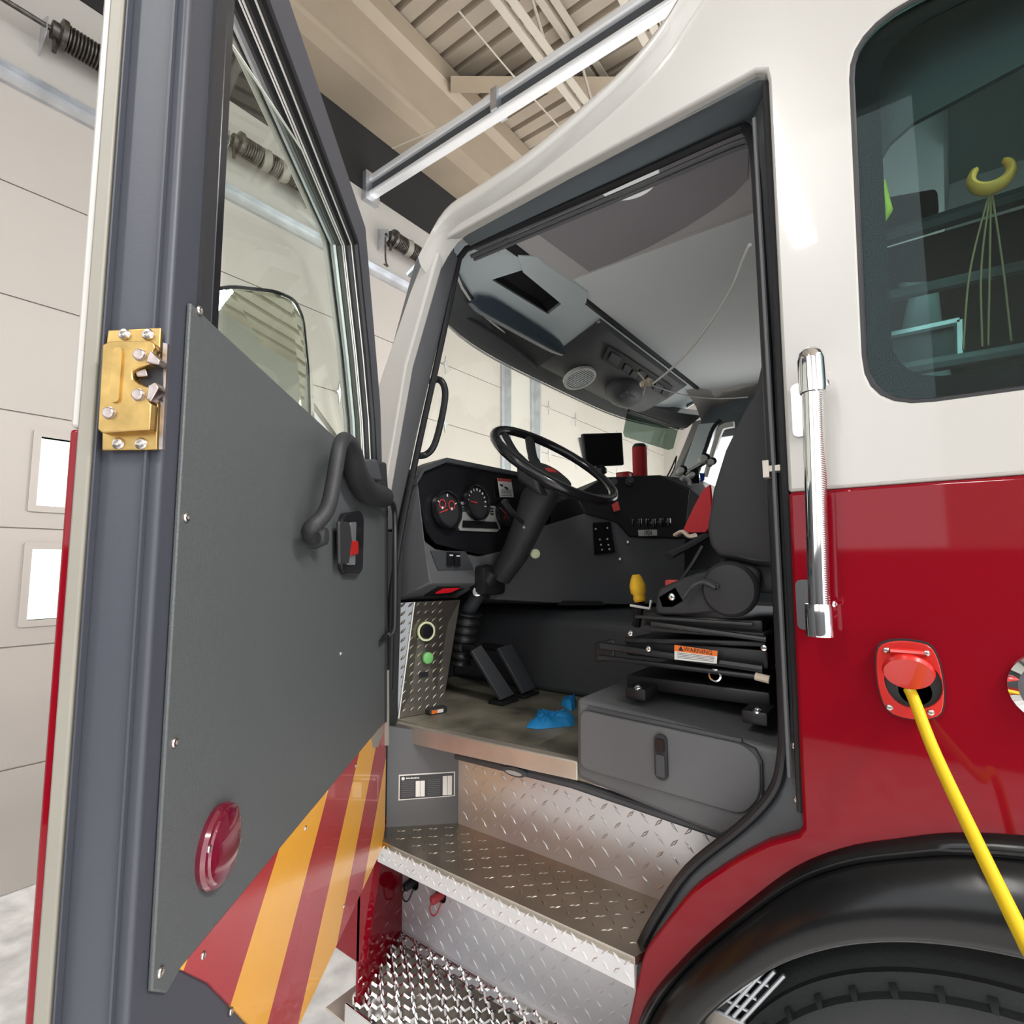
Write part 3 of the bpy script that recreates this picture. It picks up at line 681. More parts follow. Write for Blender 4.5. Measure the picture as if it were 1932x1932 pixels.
bm = B(); hexa(bm, [(-0.645, 0.190, 1.514), (-0.591, 0.190, 1.527), (-0.592, 0.190, 1.477), (-0.646, 0.190, 1.466)], [(-0.672, 0.240, 1.506), (-0.616, 0.240, 1.519), (-0.617, 0.240, 1.468), (-0.673, 0.240, 1.456)]); obj('slide_end_cap', bm, 'black', se, bevel=.006)
for p in (((-0.546, 0.180, 1.543)), ((-0.503, 0.180, 1.512)), ((-0.261, 0.180, 1.535))):
    bm = B(); bolt(bm, p, (0, -1, 0), .007); obj('slide_bolt', bm, 'chromeb', se)
bm = B(); lathe(bm, [(.010, 0), (.0135, .001), (.0135, .004), (.010, .005), (.0095, .0)], (-0.361, 0.190, 1.469), (0, -1, 0), 24); obj('bushing_ring', bm, 'chromeb', se)
bm = B(); tube(bm, [(-0.281, 0.185, 1.477), (-0.255, 0.185, 1.473)], .008, 10); obj('pull_knob', bm, 'pink', se)
for p in (((-0.517, 0.160, 1.417)), ((-0.272, 0.160, 1.405))):
    q = Vector(p); bm = B(); box(bm, q.x - .028, q.x + .02, .14, .22, q.z - .012, q.z + .014, .005); f = obj('floor_bracket', bm, 'black', se)
    bm = B(); bolt(bm, q + V(0, -.01, .012), (0, -.4, 1), .010); obj('floor_bolt', bm, 'chromeb', se)
wl_ = part_empty('warning_label', (-0.400, 0.190, 1.509), se)
p0, p1, p2, p3 = [Vector(v) for v in ((-0.440, 0.172, 1.527), (-0.349, 0.172, 1.522), (-0.352, 0.172, 1.496), (-0.441, 0.172, 1.496))]
def lerpq(u, v, d=0): return (p0.lerp(p1, u)).lerp(p3.lerp(p2, u), v) + V(0, -d, 0)
bm = B(); hexa(bm, [lerpq(0, 0), lerpq(1, 0), lerpq(1, 1), lerpq(0, 1)], [lerpq(0, 0, .001), lerpq(1, 0, .001), lerpq(1, 1, .001), lerpq(0, 1, .001)]); o = obj('label_field', bm, 'label', se, smooth=0)
bm = B(); hexa(bm, [lerpq(0, 0, .001), lerpq(1, 0, .001), lerpq(1, .42, .001), lerpq(0, .42, .001)], [lerpq(0, 0, .0016), lerpq(1, 0, .0016), lerpq(1, .42, .0016), lerpq(0, .42, .0016)]); obj('label_band', bm, 'orange', se, smooth=0)
bpy.data.objects.remove(wl_)
eu = (p1 - p0).normalized(); ev = V(0, 0, 1) - eu * eu.z
text_mesh('label_lettering', 'WARNING', .0125, 'ink', se, lerpq(.56, .21, .002), eu, ev)
bm = B(); q = lerpq(.16, .21, .0019); hexa(bm, [q + eu * -.006 + V(0, 0, -.004), q + eu * .006 + V(0, 0, -.004), q + V(0, 0, .006)], [q + eu * -.006 + V(0, -.0004, -.004), q + eu * .006 + V(0, -.0004, -.004), q + V(0, -.0004, .006)]); obj('label_triangle', bm, 'ink', se, smooth=0)
bm = B()
for k in range(4): hexa(bm, [lerpq(.06, .5 + k * .11, .001), lerpq(.94, .5 + k * .11, .001), lerpq(.94, .54 + k * .11, .001), lerpq(.06, .54 + k * .11, .001)], [lerpq(.06, .5 + k * .11, .0013), lerpq(.94, .5 + k * .11, .0013), lerpq(.94, .54 + k * .11, .0013), lerpq(.06, .54 + k * .11, .0013)])
obj('label_small_print', bm, 'greyl', se, smooth=0)
# belt with buckle stalk
bm = B(); A = [(-0.482, 0.600, 1.931), (-0.477, 0.600, 1.822), (-0.499, 0.600, 1.794), (-0.568, 0.600, 1.795), (-0.528, 0.600, 1.872), (-0.501, 0.600, 1.917)]
hexa(bm, A, [tuple(Vector(p) + V(.004, .006, 0)) for p in A]); obj('seat_belt', bm, 'redb', se, label='red lap belt')
bm = B(); box(bm, -.30, -.20, .60, .612, 1.7, 2.02); obj('belt_retractor', bm, 'black', se)
bm = B(); tube(bm, spline([(-0.579, 0.580, 1.787), (-0.554, 0.570, 1.796), (-0.536, 0.570, 1.782), (-0.518, 0.580, 1.785)], 5), .012, 8, flat=.5); obj('belt_pad', bm, 'pink', se)
bm = B(); tube(bm, spline([(-0.453, 0.450, 1.774), (-0.479, 0.400, 1.748), (-0.500, 0.360, 1.731), (-0.511, 0.340, 1.721)], 5), .016, 8, flat=.6); obj('armrest', bm, 'blackm', se)
bm = B(); tube(bm, spline([(-0.397, 0.250, 1.742), (-0.420, 0.240, 1.700), (-0.448, 0.230, 1.658)], 4), .004, 6); obj('buckle_cable', bm, 'black', se)
bm = B(); box(bm, *sorted(((-0.483, 0.240, 1.664)[0], (-0.452, 0.240, 1.664)[0])), .235, .26, 1.63, 1.665, .004); obj('buckle', bm, 'redlab', se)

# --- windshield, headliner and overhead console -------------------------
def bulge(y): return max(0.0, 1 - ((y - 1.24) / 1.16) ** 4)
def ws_top(y): return V(-1.14 - .262 * bulge(y), y, 2.565 + .01 * bulge(y))
def ws_bot(y): return V(-1.37 - .29 * bulge(y), y, 1.84)
ys = [.09 + (2.37 - .09) * i / 24 for i in range(25)]
bm = B(); ra = [bm.verts.new(ws_top(y)) for y in ys]; rb = [bm.verts.new(ws_bot(y)) for y in ys]
for i in range(24): bm.faces.new([ra[i], ra[i + 1], rb[i + 1], rb[i]])
obj('windshield', bm, 'wind', T, smooth=60)
bm = B(); loops = [[ws_top(y) + d for d in (V(.0, 0, .0), V(.012, 0, -.006), V(.03, 0, .0), V(.10, 0, .045), V(.12, 0, .062), V(.10, 0, .10), V(-.02, 0, .08))] for y in ys]
loft(bm, loops); obj('windshield_header', bm, 'greyd', T, smooth=50)
bm = B(); tube(bm, [ws_top(y) + V(.004, 0, -.010) for y in ys], .0045, 6); obj('windshield_glint', bm, 'label', T, label='pale line drawn as a reflection along the windshield top')  # white tube stands for the reflection line at the windshield top
bm = B(); tube(bm, [ws_top(y) + V(.113, 0, .049) for y in ys[:9]], .0045, 6); obj('header_glint', bm, 'label', T)  # white tube stands for a reflected line on the header
cd, cn = V(-.9212, 0, -.389), V(.389, 0, -.9212)
def cons(y, w, t): return V(-1.0, y, 2.74) + cd * w + cn * t
binq = [(0.395, 0.143), (0.458, 0.053), (0.740, 0.060), (0.738, 0.133)]
bm = B(); holed(bm, [(.13, .012), (2.36, .012), (2.36, .29), (.13, .29)], [binq], cons, .0, -.012); obj('overhead_console', bm, 'console', T, smooth=0)
bm = B()
for a, b in zip(binq, binq[1:] + binq[:1]):
    f = bm.faces.new([bm.verts.new(cons(a[0], a[1], -.001)), bm.verts.new(cons(b[0], b[1], -.001)), bm.verts.new(cons(b[0], b[1], -.055)), bm.verts.new(cons(a[0], a[1], -.055))])
bm.faces.new([bm.verts.new(cons(a[0], a[1], -.055)) for a in binq]); obj('console_bin', bm, 'blackm', T, smooth=0)
bq = binq
bm = B(); hexa(bm, [cons(*(0.384, 0.017), .0), cons(*(0.449, -0.021), 0), cons(*(0.769, -0.040), 0), cons(*(0.821, 0.002), 0), cons(*(0.738, 0.064), 0), cons(*(0.459, 0.052), 0)], [cons(*(0.384, 0.017), .016), cons(*(0.449, -0.021), .016), cons(*(0.769, -0.040), .016), cons(*(0.821, 0.002), .016), cons(*(0.738, 0.064), .016), cons(*(0.459, 0.052), .016)]); obj('console_divider', bm, 'console', T, bevel=.006)
bm = B(); hexa(bm, [(-1.0, .13, 2.735), (-1.0, 2.36, 2.735), (-.965, 2.36, 2.80), (-.965, .13, 2.80)], [(-1.02, .13, 2.735), (-1.02, 2.36, 2.735), (-1.02, 2.36, 2.80), (-1.02, .13, 2.80)]); obj('console_back_edge', bm, 'blackm', T, smooth=0)  # black colour carries the shadow band between console and ceiling
bm = B(); nq = [(0.323, 0.026), (0.466, 0.021), (0.480, 0.020), (0.441, -0.027), (0.330, -0.027)]; hexa(bm, [cons(*q, .001) for q in nq], [cons(*q, .004) for q in nq]); obj('console_notch', bm, 'blackm', T, smooth=0)
# driver visor, folded up under the header
vq = [(-1.243, 0.355, 2.637), (-1.166, 0.371, 2.670), (-1.155, 0.407, 2.674), (-1.169, 0.932, 2.669), (-1.226, 0.972, 2.644), (-1.247, 0.790, 2.636)]
bm = B(); loops = []
vA, vB, vC, vD = [Vector(p) + cn * .03 for p in ((-1.246, 0.353, 2.636), (-1.165, 0.378, 2.671), (-1.170, 0.943, 2.668), (-1.237, 0.980, 2.640))]
for t in [i / 10 for i in range(11)]:
    a, b = vA.lerp(vD, t), vB.lerp(vC, t); m = (a + b) / 2 + cn * .018; s = (1 - abs(2 * t - 1) ** 8 * .5)
    a, b = m.lerp(a, s) , m.lerp(b, s)
    loops.append([a - cn * .008, a, m, b, b - cn * .008, m - cn * .012])
loft(bm, loops); v_ = obj('driver_visor', bm, 'visor', T, smooth=60, label='smoked blue visor folded up')
bm = B(); tube(bm, spline([cons(*(0.378, 0.303), .02), cons(*(0.634, 0.317), .022), cons(*(0.952, 0.360), .018)], 5), .008, 8); obj('visor_pocket_edge', bm, 'blackm', T)
bm = B(); loops = [[cons(*q, t) for q in ((0.324, 0.276), (0.408, 0.316), (0.977, 0.372), (0.985, 0.255))] for t in (0, .006)]; loft(bm, loops); obj('visor_pocket', bm, 'blackm', T, smooth=0)
# centre module: speaker, lamp pod, switch bank
cm = part_empty('overhead_module', cons(1.45, .18, .02), T)
bm = B(); loops = []
for y, h in ((.98, .004), (1.02, .02), (1.1, .03), (1.5, .035), (1.9, .032), (2.0, .02), (2.04, .004)):
    loops.append([cons(y, w, t) for w, t in ((.02, 0), (.03, h), (.14, h * 1.4), (.26, h), (.33, h * .6), (.36, 0))])
loft(bm, loops); obj('module_shell', bm, 'greyl', cm, smooth=60)
def cbasis(px3):
    return Vector(px3)
sp = cons(*(1.199, 0.288), .052)
eyv, ewv = V(0, 1, 0), cd
bm = B(); holed(bm, circ(0, 0, .092, 36, .078), [circ(0, 0, .080, 36, .066)], lambda a, b, t: sp + eyv * a + ewv * b + cn * t, -.012, .004); obj('speaker_ring', bm, 'label', cm, smooth=40)
bm = B()
for k in range(-7, 8):
    w = k * .0092; hl = .08 * math.sqrt(max(0, 1 - (w / .07) ** 2)); prism(bm, [(-hl, w - .0032), (hl, w - .0032), (hl, w + .0032), (-hl, w + .0032)], lambda a, b, t: sp + eyv * a + ewv * b + cn * t, -.006, .002)
obj('speaker_slats', bm, 'galv', cm, smooth=0)
bm = B(); prism(bm, circ(0, 0, .082, 30, .068), lambda a, b, t: sp + eyv * a + ewv * b + cn * t, -.012, -.008); obj('speaker_cone', bm, 'black', cm)
lp = cons(*(1.559, 0.226), .04)
bm = B(); loops = []
for k, (s, h) in enumerate(((1.0, 0), (1.02, .02), (.95, .045), (.75, .07), (.4, .085), (.1, .088))):
    loops.append([lp + eyv * (.14 * s * math.cos(2 * math.pi * i / 24)) + ewv * (.085 * s * math.sin(2 * math.pi * i / 24)) + cn * h for i in range(24)])
loft(bm, loops); obj('map_lamp_pod', bm, 'greyl', cm, smooth=60)
bm = B(); q = lp + cn * .07 + eyv * -.05 + ewv * -.02; prism(bm, rrect(-.05, .05, -.022, .022, .012), lambda a, b, t: q + eyv * a + ewv * b + cn * t, 0, .012); obj('map_lamp_lens', bm, 'chrome', cm)
bm = B(); bolt(bm, cons(*(0.982, 0.034), .006), cn, .008); obj('console_screw', bm, 'screw', cm)
for nm, pq, m in (('switch_frame', ((1.114, 0.076), (1.271, 0.068), (1.346, 0.144), (1.176, 0.147)), 'blackm'), ('switch_bank', ((1.271, 0.068), (1.844, 0.056), (1.923, 0.130), (1.337, 0.140)), 'blackm')):
    bm = B(); hexa(bm, [cons(*q, .045) for q in pq], [cons(*q, .053) for q in pq]); obj(nm, bm, m, cm, bevel=.002)
for pq in (((1.162, 0.086), (1.252, 0.082), (1.296, 0.127), (1.196, 0.128)), ((1.323, 0.096), (1.391, 0.095), (1.426, 0.131), (1.355, 0.131)), ((1.415, 0.101), (1.488, 0.100), (1.514, 0.138), (1.445, 0.135)), ((1.458, 0.079), (1.524, 0.077), (1.556, 0.108), (1.491, 0.107)), ((1.558, 0.083), (1.657, 0.082), (1.702, 0.129), (1.600, 0.129)), ((1.674, 0.083), (1.768, 0.083), (1.817, 0.131), (1.720, 0.131)), ((1.788, 0.088), (1.866, 0.082), (1.911, 0.125), (1.828, 0.126))):
    bm = B(); hexa(bm, [cons(*q, .053) for q in pq], [cons(*q, .060) for q in pq]); obj('rocker_switch', bm, 'redlab' if 0 else 'greyd', cm, bevel=.002)
# passenger side bin
rb_ = [(2.297, 0.119), (2.519, -0.044), (2.870, -0.025), (2.647, 0.134)]
bm = B(); hexa(bm, [cons(min(y, 2.33), w, 0) for y, w in rb_], [cons(min(y, 2.33), w, .006) for y, w in rb_]); obj('passenger_bin', bm, 'blackm', T, smooth=0)
# passenger visor: a tinted sheet hanging on a rod
rv = part_empty('passenger_visor', (-1.159, 1.850, 2.483), T)
bm = B(); tube(bm, [(-1.238, 1.720, 2.543), (-1.134, 2.200, 2.526)], .009, 8); obj('visor_rod', bm, 'black', rv)
bm = B(); A = [(-1.245, 1.720, 2.532), (-1.138, 2.200, 2.513), (-1.171, 2.200, 2.406), (-1.191, 2.180, 2.396), (-1.261, 1.720, 2.401), (-1.260, 1.700, 2.421)]
hexa(bm, A, [tuple(Vector(p) + V(-.004, 0, 0)) for p in A]); obj('visor_sheet', bm, 'vglass', rv, smooth=0)
bm = B(); bolt(bm, (-1.244, 1.720, 2.568), (.3, -1, -.3), .012); obj('visor_pivot', bm, 'screw', rv)
# headliner
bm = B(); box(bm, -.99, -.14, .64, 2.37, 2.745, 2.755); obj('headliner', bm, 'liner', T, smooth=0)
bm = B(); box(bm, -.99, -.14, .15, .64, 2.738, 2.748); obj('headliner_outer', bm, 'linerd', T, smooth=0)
bm = B(); tube(bm, [(-1.0, .64, 2.742), (-.14, .64, 2.742)], .010, 8, flat=.7); obj('headliner_seam', bm, 'linerd', T)
arcp = [(-0.273, 0.333), (-0.309, 0.473), (-0.357, 0.515), (-0.425, 0.549), (-0.524, 0.584), (-0.648, 0.613), (-0.768, 0.627), (-0.877, 0.628), (-0.901, 0.297), (-.96, .15), (-.2, .15)]
bm = B(); hexa(bm, [(x, y, 2.736) for x, y in arcp], [(x, y, 2.730) for x, y in arcp]); obj('headliner_dome', bm, 'lined', T, bevel=.002)  # flat darker panel, shade of the scooped dome put into its colour
c_ = Vector((-0.567, 0.276, 2.728)); bm = B(); lathe(bm, [(.082, 0), (.080, .004), (.06, .009), (0, .012)], c_, (0, 0, -1), 36); obj('dome_lamp', bm, 'lampl', T, label='round white dome lamp')
bm = B(); holed(bm, [(.15, 2.72), (2.37, 2.72), (2.37, 2.95), (.15, 2.95)], [], fyz, -.15, -.13); obj('roof_step', bm, 'liner', T, smooth=0)
bm = B(); box(bm, -.14, 1.45, .06, 2.37, 2.90, 2.91); obj('rear_headliner', bm, 'liner', T, smooth=0)

# --- dash ---------------------------------------------------------------
da = part_empty('dashboard', (-1.3, .5, 1.8), T)
clus = [(0.164, 1.992), (0.255, 2.036), (0.629, 2.043), (.86, 2.03), (.86, 1.79), (0.594, 1.747), (0.414, 1.737), (0.204, 1.767), (0.161, 1.808), (0.128, 1.910), (0.132, 1.959)]
bm = B(); prism(bm, rpoly(clus, .012, 3), fyz, -1.205, -1.2); obj('cluster_panel', bm, 'blackg', da, smooth=0, label='black instrument panel')
hood = [(0.107, 1.954), (0.136, 1.997), (0.235, 2.041), (0.642, 2.047), (.90, 2.045), (1.0, 2.04)]
bm = B(); loops = []
for (y, z) in hood: loops.append([V(-1.185, y, z), V(-1.185, y + .002, z - .014), V(-1.215, y + .003, z - .016), V(-1.68, y + .02, z - .18), V(-1.66, y + .02, z - .15), V(-1.30, y + .01, z - .005)])
loft(bm, loops); obj('dash_hood', bm, 'greyd', da, smooth=50)
cap = [(-1.303, 0.118, 1.925), (-1.198, 0.118, 1.991), (-1.162, 0.118, 1.791), (-1.134, 0.118, 1.650), (-1.287, 0.118, 1.596)]
bm = B(); A = [Vector(p) for p in cap]; hexa(bm, A, [p + V(-.05, .01, 0) for p in A]); obj('dash_side', bm, 'greyl', da, bevel=.004)
lowp = [(0.125, 1.806), (0.157, 1.759), (0.200, 1.734), (0.409, 1.730), (.75, 1.79), (.75, 1.70), (0.417, 1.655), (0.395, 1.638), (0.178, 1.643)]
bm = B(); prism(bm, [(0.125, 1.806), (0.156, 1.772), (0.199, 1.750), (0.409, 1.730), (.62, 1.765), (.62, 1.69), (0.417, 1.651), (0.395, 1.636), (0.178, 1.643)], fyz, -1.25, -1.192); obj('lower_panel', bm, 'greyl', da, bevel=.006)
bm = B(); u = [Vector(p) for p in ((-1.195, 0.178, 1.643), (-1.195, 0.401, 1.636), (-1.300, 0.411, 1.588), (-1.300, 0.131, 1.595))]; hexa(bm, u, [p + V(-.01, 0, .012) for p in u]); obj('underside', bm, 'greyl', da)
uq = [Vector(p) for p in ((-1.210, 0.225, 1.636), (-1.210, 0.375, 1.635), (-1.270, 0.352, 1.604), (-1.270, 0.225, 1.608))]
bm = B(); hexa(bm, uq, [p + V(.0, 0, -.004) for p in uq]); obj('foot_lamp_frame', bm, 'black', da)
uq = [Vector(p) + V(0, 0, -.004) for p in ((-1.220, 0.259, 1.633), (-1.220, 0.339, 1.632), (-1.250, 0.325, 1.618), (-1.250, 0.256, 1.617))]
bm = B(); hexa(bm, uq, [p + V(.0, 0, -.003) for p in uq]); obj('foot_lamp', bm, 'redlite', da)
sq = [Vector(p) for p in ((-1.190, 0.170, 1.745), (-1.190, 0.328, 1.746), (-1.190, 0.370, 1.687), (-1.190, 0.204, 1.687))]
bm = B(); hexa(bm, sq, [p + V(.004, 0, 0) for p in sq]); obj('switch_plate', bm, 'greyd', da, bevel=.001)
for px in (((-1.185, 0.248, 1.720)), ((-1.185, 0.280, 1.718))):
    q = Vector(px); bm = B(); box(bm, q.x, q.x + .010, q.y - .013, q.y + .013, q.z - .022, q.z + .022, .003); s_ = obj('toggle', bm, 'blackg', da)
    bm = B(); box(bm, q.x + .010, q.x + .0106, q.y - .008, q.y + .008, q.z + .010, q.z + .014); obj('toggle_mark', bm, 'label', da, smooth=0)
def gauge(px, r, marks, needle, small):
    q = Vector(px); g = da
    bm = B(); lathe(bm, [(r * 1.06, 0), (r * 1.06, .016), (r * .97, .018), (r * .95, .004)], q, (1, 0, .12), 36); obj('gauge_bezel', bm, 'blackg', g)
    bm = B(); lathe(bm, [(r * .95, .003), (r * .95, .005), (0, .005)], q, (1, 0, .12), 36); obj('gauge_face', bm, 'blackm', g, smooth=0)
    bm = B()
    for k in range(marks):
        a = R(210 - 240 * k / (marks - 1)); ca, sa = math.cos(a), math.sin(a)
        d = V(0, ca, sa); e = V(0, -sa, ca)
        p = q + V(.0062, 0, 0) + d * r * .72; w = .0016 if k % 2 else .0026
        hexa(bm, [p - e * w, p + e * w, p + d * r * .15 + e * w, p + d * r * .15 - e * w], [p - e * w + V(.0006, 0, 0), p + e * w + V(.0006, 0, 0), p + d * r * .15 + e * w + V(.0006, 0, 0), p + d * r * .15 - e * w + V(.0006, 0, 0)])
    obj('gauge_marks', bm, 'label', g, smooth=0)
    bm = B(); a = R(needle); d = V(0, math.cos(a), math.sin(a)); e = V(0, -math.sin(a), math.cos(a)); p = q + V(.0075, 0, 0)
    hexa(bm, [p - e * .0022, p + e * .0022, p + d * r * .68 + e * .001, p + d * r * .68 - e * .001], [p - e * .0022 + V(.0008, 0, 0), p + e * .0022 + V(.0008, 0, 0), p + d * r * .68 + e * .001 + V(.0008, 0, 0), p + d * r * .68 - e * .001 + V(.0008, 0, 0)]); obj('gauge_needle', bm, 'redlab', g, smooth=0)
    for (sy, sz, sr) in small:
        bm = B(); holed(bm, circ(sy, sz, sr, 20), [circ(sy, sz, sr * .8, 20)], lambda a, b, t: q + V(t, a, b), .0065, .0075); obj('subdial_ring', bm, 'redlab', g, smooth=0)
        bm = B(); box(bm, q.x + .0065, q.x + .008, q.y + sy - .003, q.y + sy + .003, q.z + sz - .016, q.z + sz - .008); obj('subdial_mark', bm, 'label', g, smooth=0)
gauge((-1.190, 0.237, 1.875), .057, 5, 200, [(-.022, .016, .015), (.02, .016, .015)])
gauge((-1.190, 0.380, 1.909), .057, 13, 175, [])
gauge((-1.190, 0.540, 1.883), .050, 5, 150, [(.0, -.02, .014)])
ip = [(0.302, 1.906), (0.331, 1.909), (0.344, 1.876), (0.393, 1.855), (0.446, 1.873), (0.458, 1.907), (0.490, 1.908), (0.499, 1.864), (0.520, 1.831), (0.499, 1.817), (0.308, 1.813), (0.301, 1.823), (0.316, 1.853)]
bm = B(); prism(bm, ip, fyz, -1.197, -1.192); obj('telltale_plate', bm, 'silver', da, smooth=0)
wq = [Vector(p) for p in ((-1.190, 0.317, 1.846), (-1.190, 0.491, 1.852), (-1.190, 0.506, 1.828), (-1.190, 0.314, 1.823))]
bm = B(); hexa(bm, wq, [p + V(.002, 0, 0) for p in wq]); obj('message_window', bm, 'blackg', da, smooth=0)
bm = B()
for (a, b) in ((870, 953), (871, 958), (872, 963), (924, 960), (925, 964), (925, 968)):
    pass
for p in (((-1.190, 0.316, 1.895)), ((-1.190, 0.319, 1.886)), ((-1.190, 0.324, 1.878)), ((-1.190, 0.468, 1.897)), ((-1.190, 0.468, 1.887)), ((-1.190, 0.468, 1.878))):
    q = Vector(p); box(bm, q.x, q.x + .002, q.y - .008, q.y + .008, q.z - .0022, q.z + .0022)
obj('telltale_slots', bm, 'black', da, smooth=0)
wk = [Vector(p) for p in ((-1.190, 0.498, 2.009), (-1.190, 0.579, 2.015), (-1.190, 0.595, 1.950), (-1.190, 0.513, 1.942))]
bm = B(); hexa(bm, wk, [p + V(.001, 0, 0) for p in wk]); obj('warning_sticker', bm, 'label', da, smooth=0)
wk2 = [wk[0], wk[1], wk[1].lerp(wk[2], .16), wk[0].lerp(wk[3], .16)]
bm = B(); hexa(bm, [p + V(.001, 0, 0) for p in wk2], [p + V(.0016, 0, 0) for p in wk2]); obj('sticker_band', bm, 'redlab', da, smooth=0)
bm = B(); m_ = wk[0].lerp(wk[2], .38)
for dy, dz, ra_ in ((-.014, .0, .4), (.012, -.006, .3), (.018, -.008, -.2)): prism(bm, [(m_.y + dy - .012, m_.z + dz + .003), (m_.y + dy + .01, m_.z + dz + .006 * ra_), (m_.y + dy + .008, m_.z + dz - .006), (m_.y + dy - .006, m_.z + dz - .004)], fyz, m_.x + .001, m_.x + .0017)
for k in range(5):
    a, b = wk[0].lerp(wk[3], .6 + k * .075), wk[1].lerp(wk[2], .6 + k * .075); a, b = a.lerp(b, .12), a.lerp(b, .88); hexa(bm, [a, b, b + V(0, 0, -.0016), a + V(0, 0, -.0016)], [p + V(.0015, 0, 0) for p in (a, b, b + V(0, 0, -.0016), a + V(0, 0, -.0016))])
obj('sticker_print', bm, 'ink', da, smooth=0)
# firewall and kick panel
bm = B(); box(bm, -1.62, -1.55, .12, 2.37, 1.25, 1.84); obj('firewall', bm, 'blackm', T, smooth=0)
bm = B(); box(bm, -1.66, -1.30, .12, 2.37, 1.80, 1.84); obj('dash_shelf', bm, 'blackm', T, smooth=0)
kp = part_empty('kick_panel', (-1.23, .19, 1.4), T)
k0, k1, k2, k3 = V(-1.262, .118, 1.252), V(-1.222, .262, 1.252), Vector((-1.235, 0.356, 1.586)), Vector((-1.262, 0.175, 1.588))
bm = B(); nn = (k1 - k0).cross(k3 - k0).normalized(); nn = nn if nn.x > 0 else -nn
hexa(bm, [k0, k1, k2, k3], [p - nn * .004 for p in (k0, k1, k2, k3)])
eu = (k1 - k0).normalized(); ev = (nn.cross(eu)); ev = ev if ev.z > 0 else -ev
diamonds(bm, k0 + nn * .0005, eu, ev, .155, .34, nn, step=.036, L=.012, W=.0034, inside=lambda a, b: a < .145 + b * .12 and a > b * .02, oned=.9)
obj('tread_plate', bm, 'plated', kp, smooth=0)
bm = B(); k4, k5 = Vector((-1.280, 0.121, 1.265)), Vector((-1.290, 0.133, 1.586)); hexa(bm, [k0, k3, k5, k4], [p + V(-.003, .003, 0) for p in (k0, k3, k5, k4)])
n2 = (k3 - k0).cross(k4 - k0).normalized(); n2 = n2 if n2.y < 0 else -n2
e2_ = (k4 - k0).normalized(); e3_ = (k3 - k0).normalized(); diamonds(bm, k0 + n2 * .0005 + e2_ * .004, e2_, e3_, (k4 - k0).length - .004, (k3 - k0).length - .01, n2, step=.036, L=.012, W=.0034, oned=.9)
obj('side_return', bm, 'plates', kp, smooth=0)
bm = B(); tube(bm, [k0 + nn * .003, k3 + nn * .003], .0025, 6); obj('edge_bead', bm, 'label', kp)
def kpt(px): return Vector(px)
rp = k0 + eu * .093 + ev * .245 + nn * .003
bm = B(); lathe(bm, [(.030, 0), (.030, .006), (.024, .006), (.024, .0)], rp, nn, 28); obj('knob_ring', bm, 'glow', kp)
bm = B(); lathe(bm, [(.022, 0), (.020, .012), (.008, .014), (0, .014)], rp, nn, 24); obj('valve_knob', bm, 'blackg', kp)
bm = B(); lathe(bm, [(.016, 0), (.018, .004), (.017, .012), (.012, .015), (0, .016)], k0 + eu * .095 + ev * .165 + nn * .003, nn, 20); obj('push_button', bm, 'green', kp, label='green push button')
q = k0 + eu * .085 + ev * .115 + nn * .003; bm = B(); hexa(bm, [q + eu * -.014 + ev * -.007, q + eu * .014 + ev * -.007, q + eu * .014 + ev * .008, q + eu * -.014 + ev * .008], [p + nn * .003 for p in (q + eu * -.014 + ev * -.007, q + eu * .014 + ev * -.007, q + eu * .014 + ev * .008, q + eu * -.014 + ev * .008)]); obj('black_tag', bm, 'black', kp)

# --- steering wheel, column and pedals ------------------------------------
wc = V(-.917, .45, 2.022); wa_, wb_ = R(52), R(-4.5)
wn_ = V(math.cos(wa_) * math.cos(wb_), math.sin(wb_), math.sin(wa_) * math.cos(wb_))
wu_ = wn_.cross(V(0, 1, 0)).normalized(); wv_ = wn_.cross(wu_)
sw = part_empty('steering_wheel', wc, T)
bm = B(); tube(bm, [wc + (wu_ * math.cos(2 * math.pi * k / 64) + wv_ * math.sin(2 * math.pi * k / 64)) * (.213 - (.0012 if k % 2 else 0)) for k in range(64)], .0155, 12, closed=True); obj('rim', bm, 'blackg', sw, smooth=60)
hub = wc - wn_ * .055
bm = B(); lathe(bm, [(.055, -.02), (.085, 0), (.08, .018), (.05, .028), (0, .030)], hub, wn_, 32); obj('hub', bm, 'blackm', sw)
for a in (20, 160, 200, 340):
    d = wu_ * math.cos(R(a)) + wv_ * math.sin(R(a)); bm = B(); tube(bm, spline([hub + d * .06, hub + d * .13 + wn_ * .015, wc + d * .205], 5), [.024] * 5 + [.02] * 5 + [.014], 10, flat=.45, up=wn_); obj('spoke', bm, 'blackm', sw)
bm = B(); prism(bm, rrect(-.022, .022, -.012, .012, .006), lambda a, b, t: hub + wv_ * a + wu_ * b + wn_ * t, .029, .032); obj('horn_emblem', bm, 'redlab', sw)
sc = part_empty('steering_column', hub, T)
ca = [Vector(p) for p in ((-0.931, 0.450, 1.972), (-0.985, 0.450, 1.908), (-1.024, 0.450, 1.832), (-1.072, 0.450, 1.746), (-1.139, 0.450, 1.662))]
bm = B(); tube(bm, ca, [.05, .058, .05, .046, .038], 16); obj('upper_shroud', bm, 'blackm', sc, smooth=50)
bm = B(); hexa(bm, [(-1.002, 0.360, 2.030), (-0.931, 0.360, 1.969), (-0.912, 0.360, 1.910), (-1.002, 0.360, 1.968)], [(-1.125, 0.560, 2.068), (-0.981, 0.560, 1.990), (-0.940, 0.560, 1.915), (-1.091, 0.560, 1.954)]); obj('switch_pod', bm, 'blackm', sc, bevel=.01)
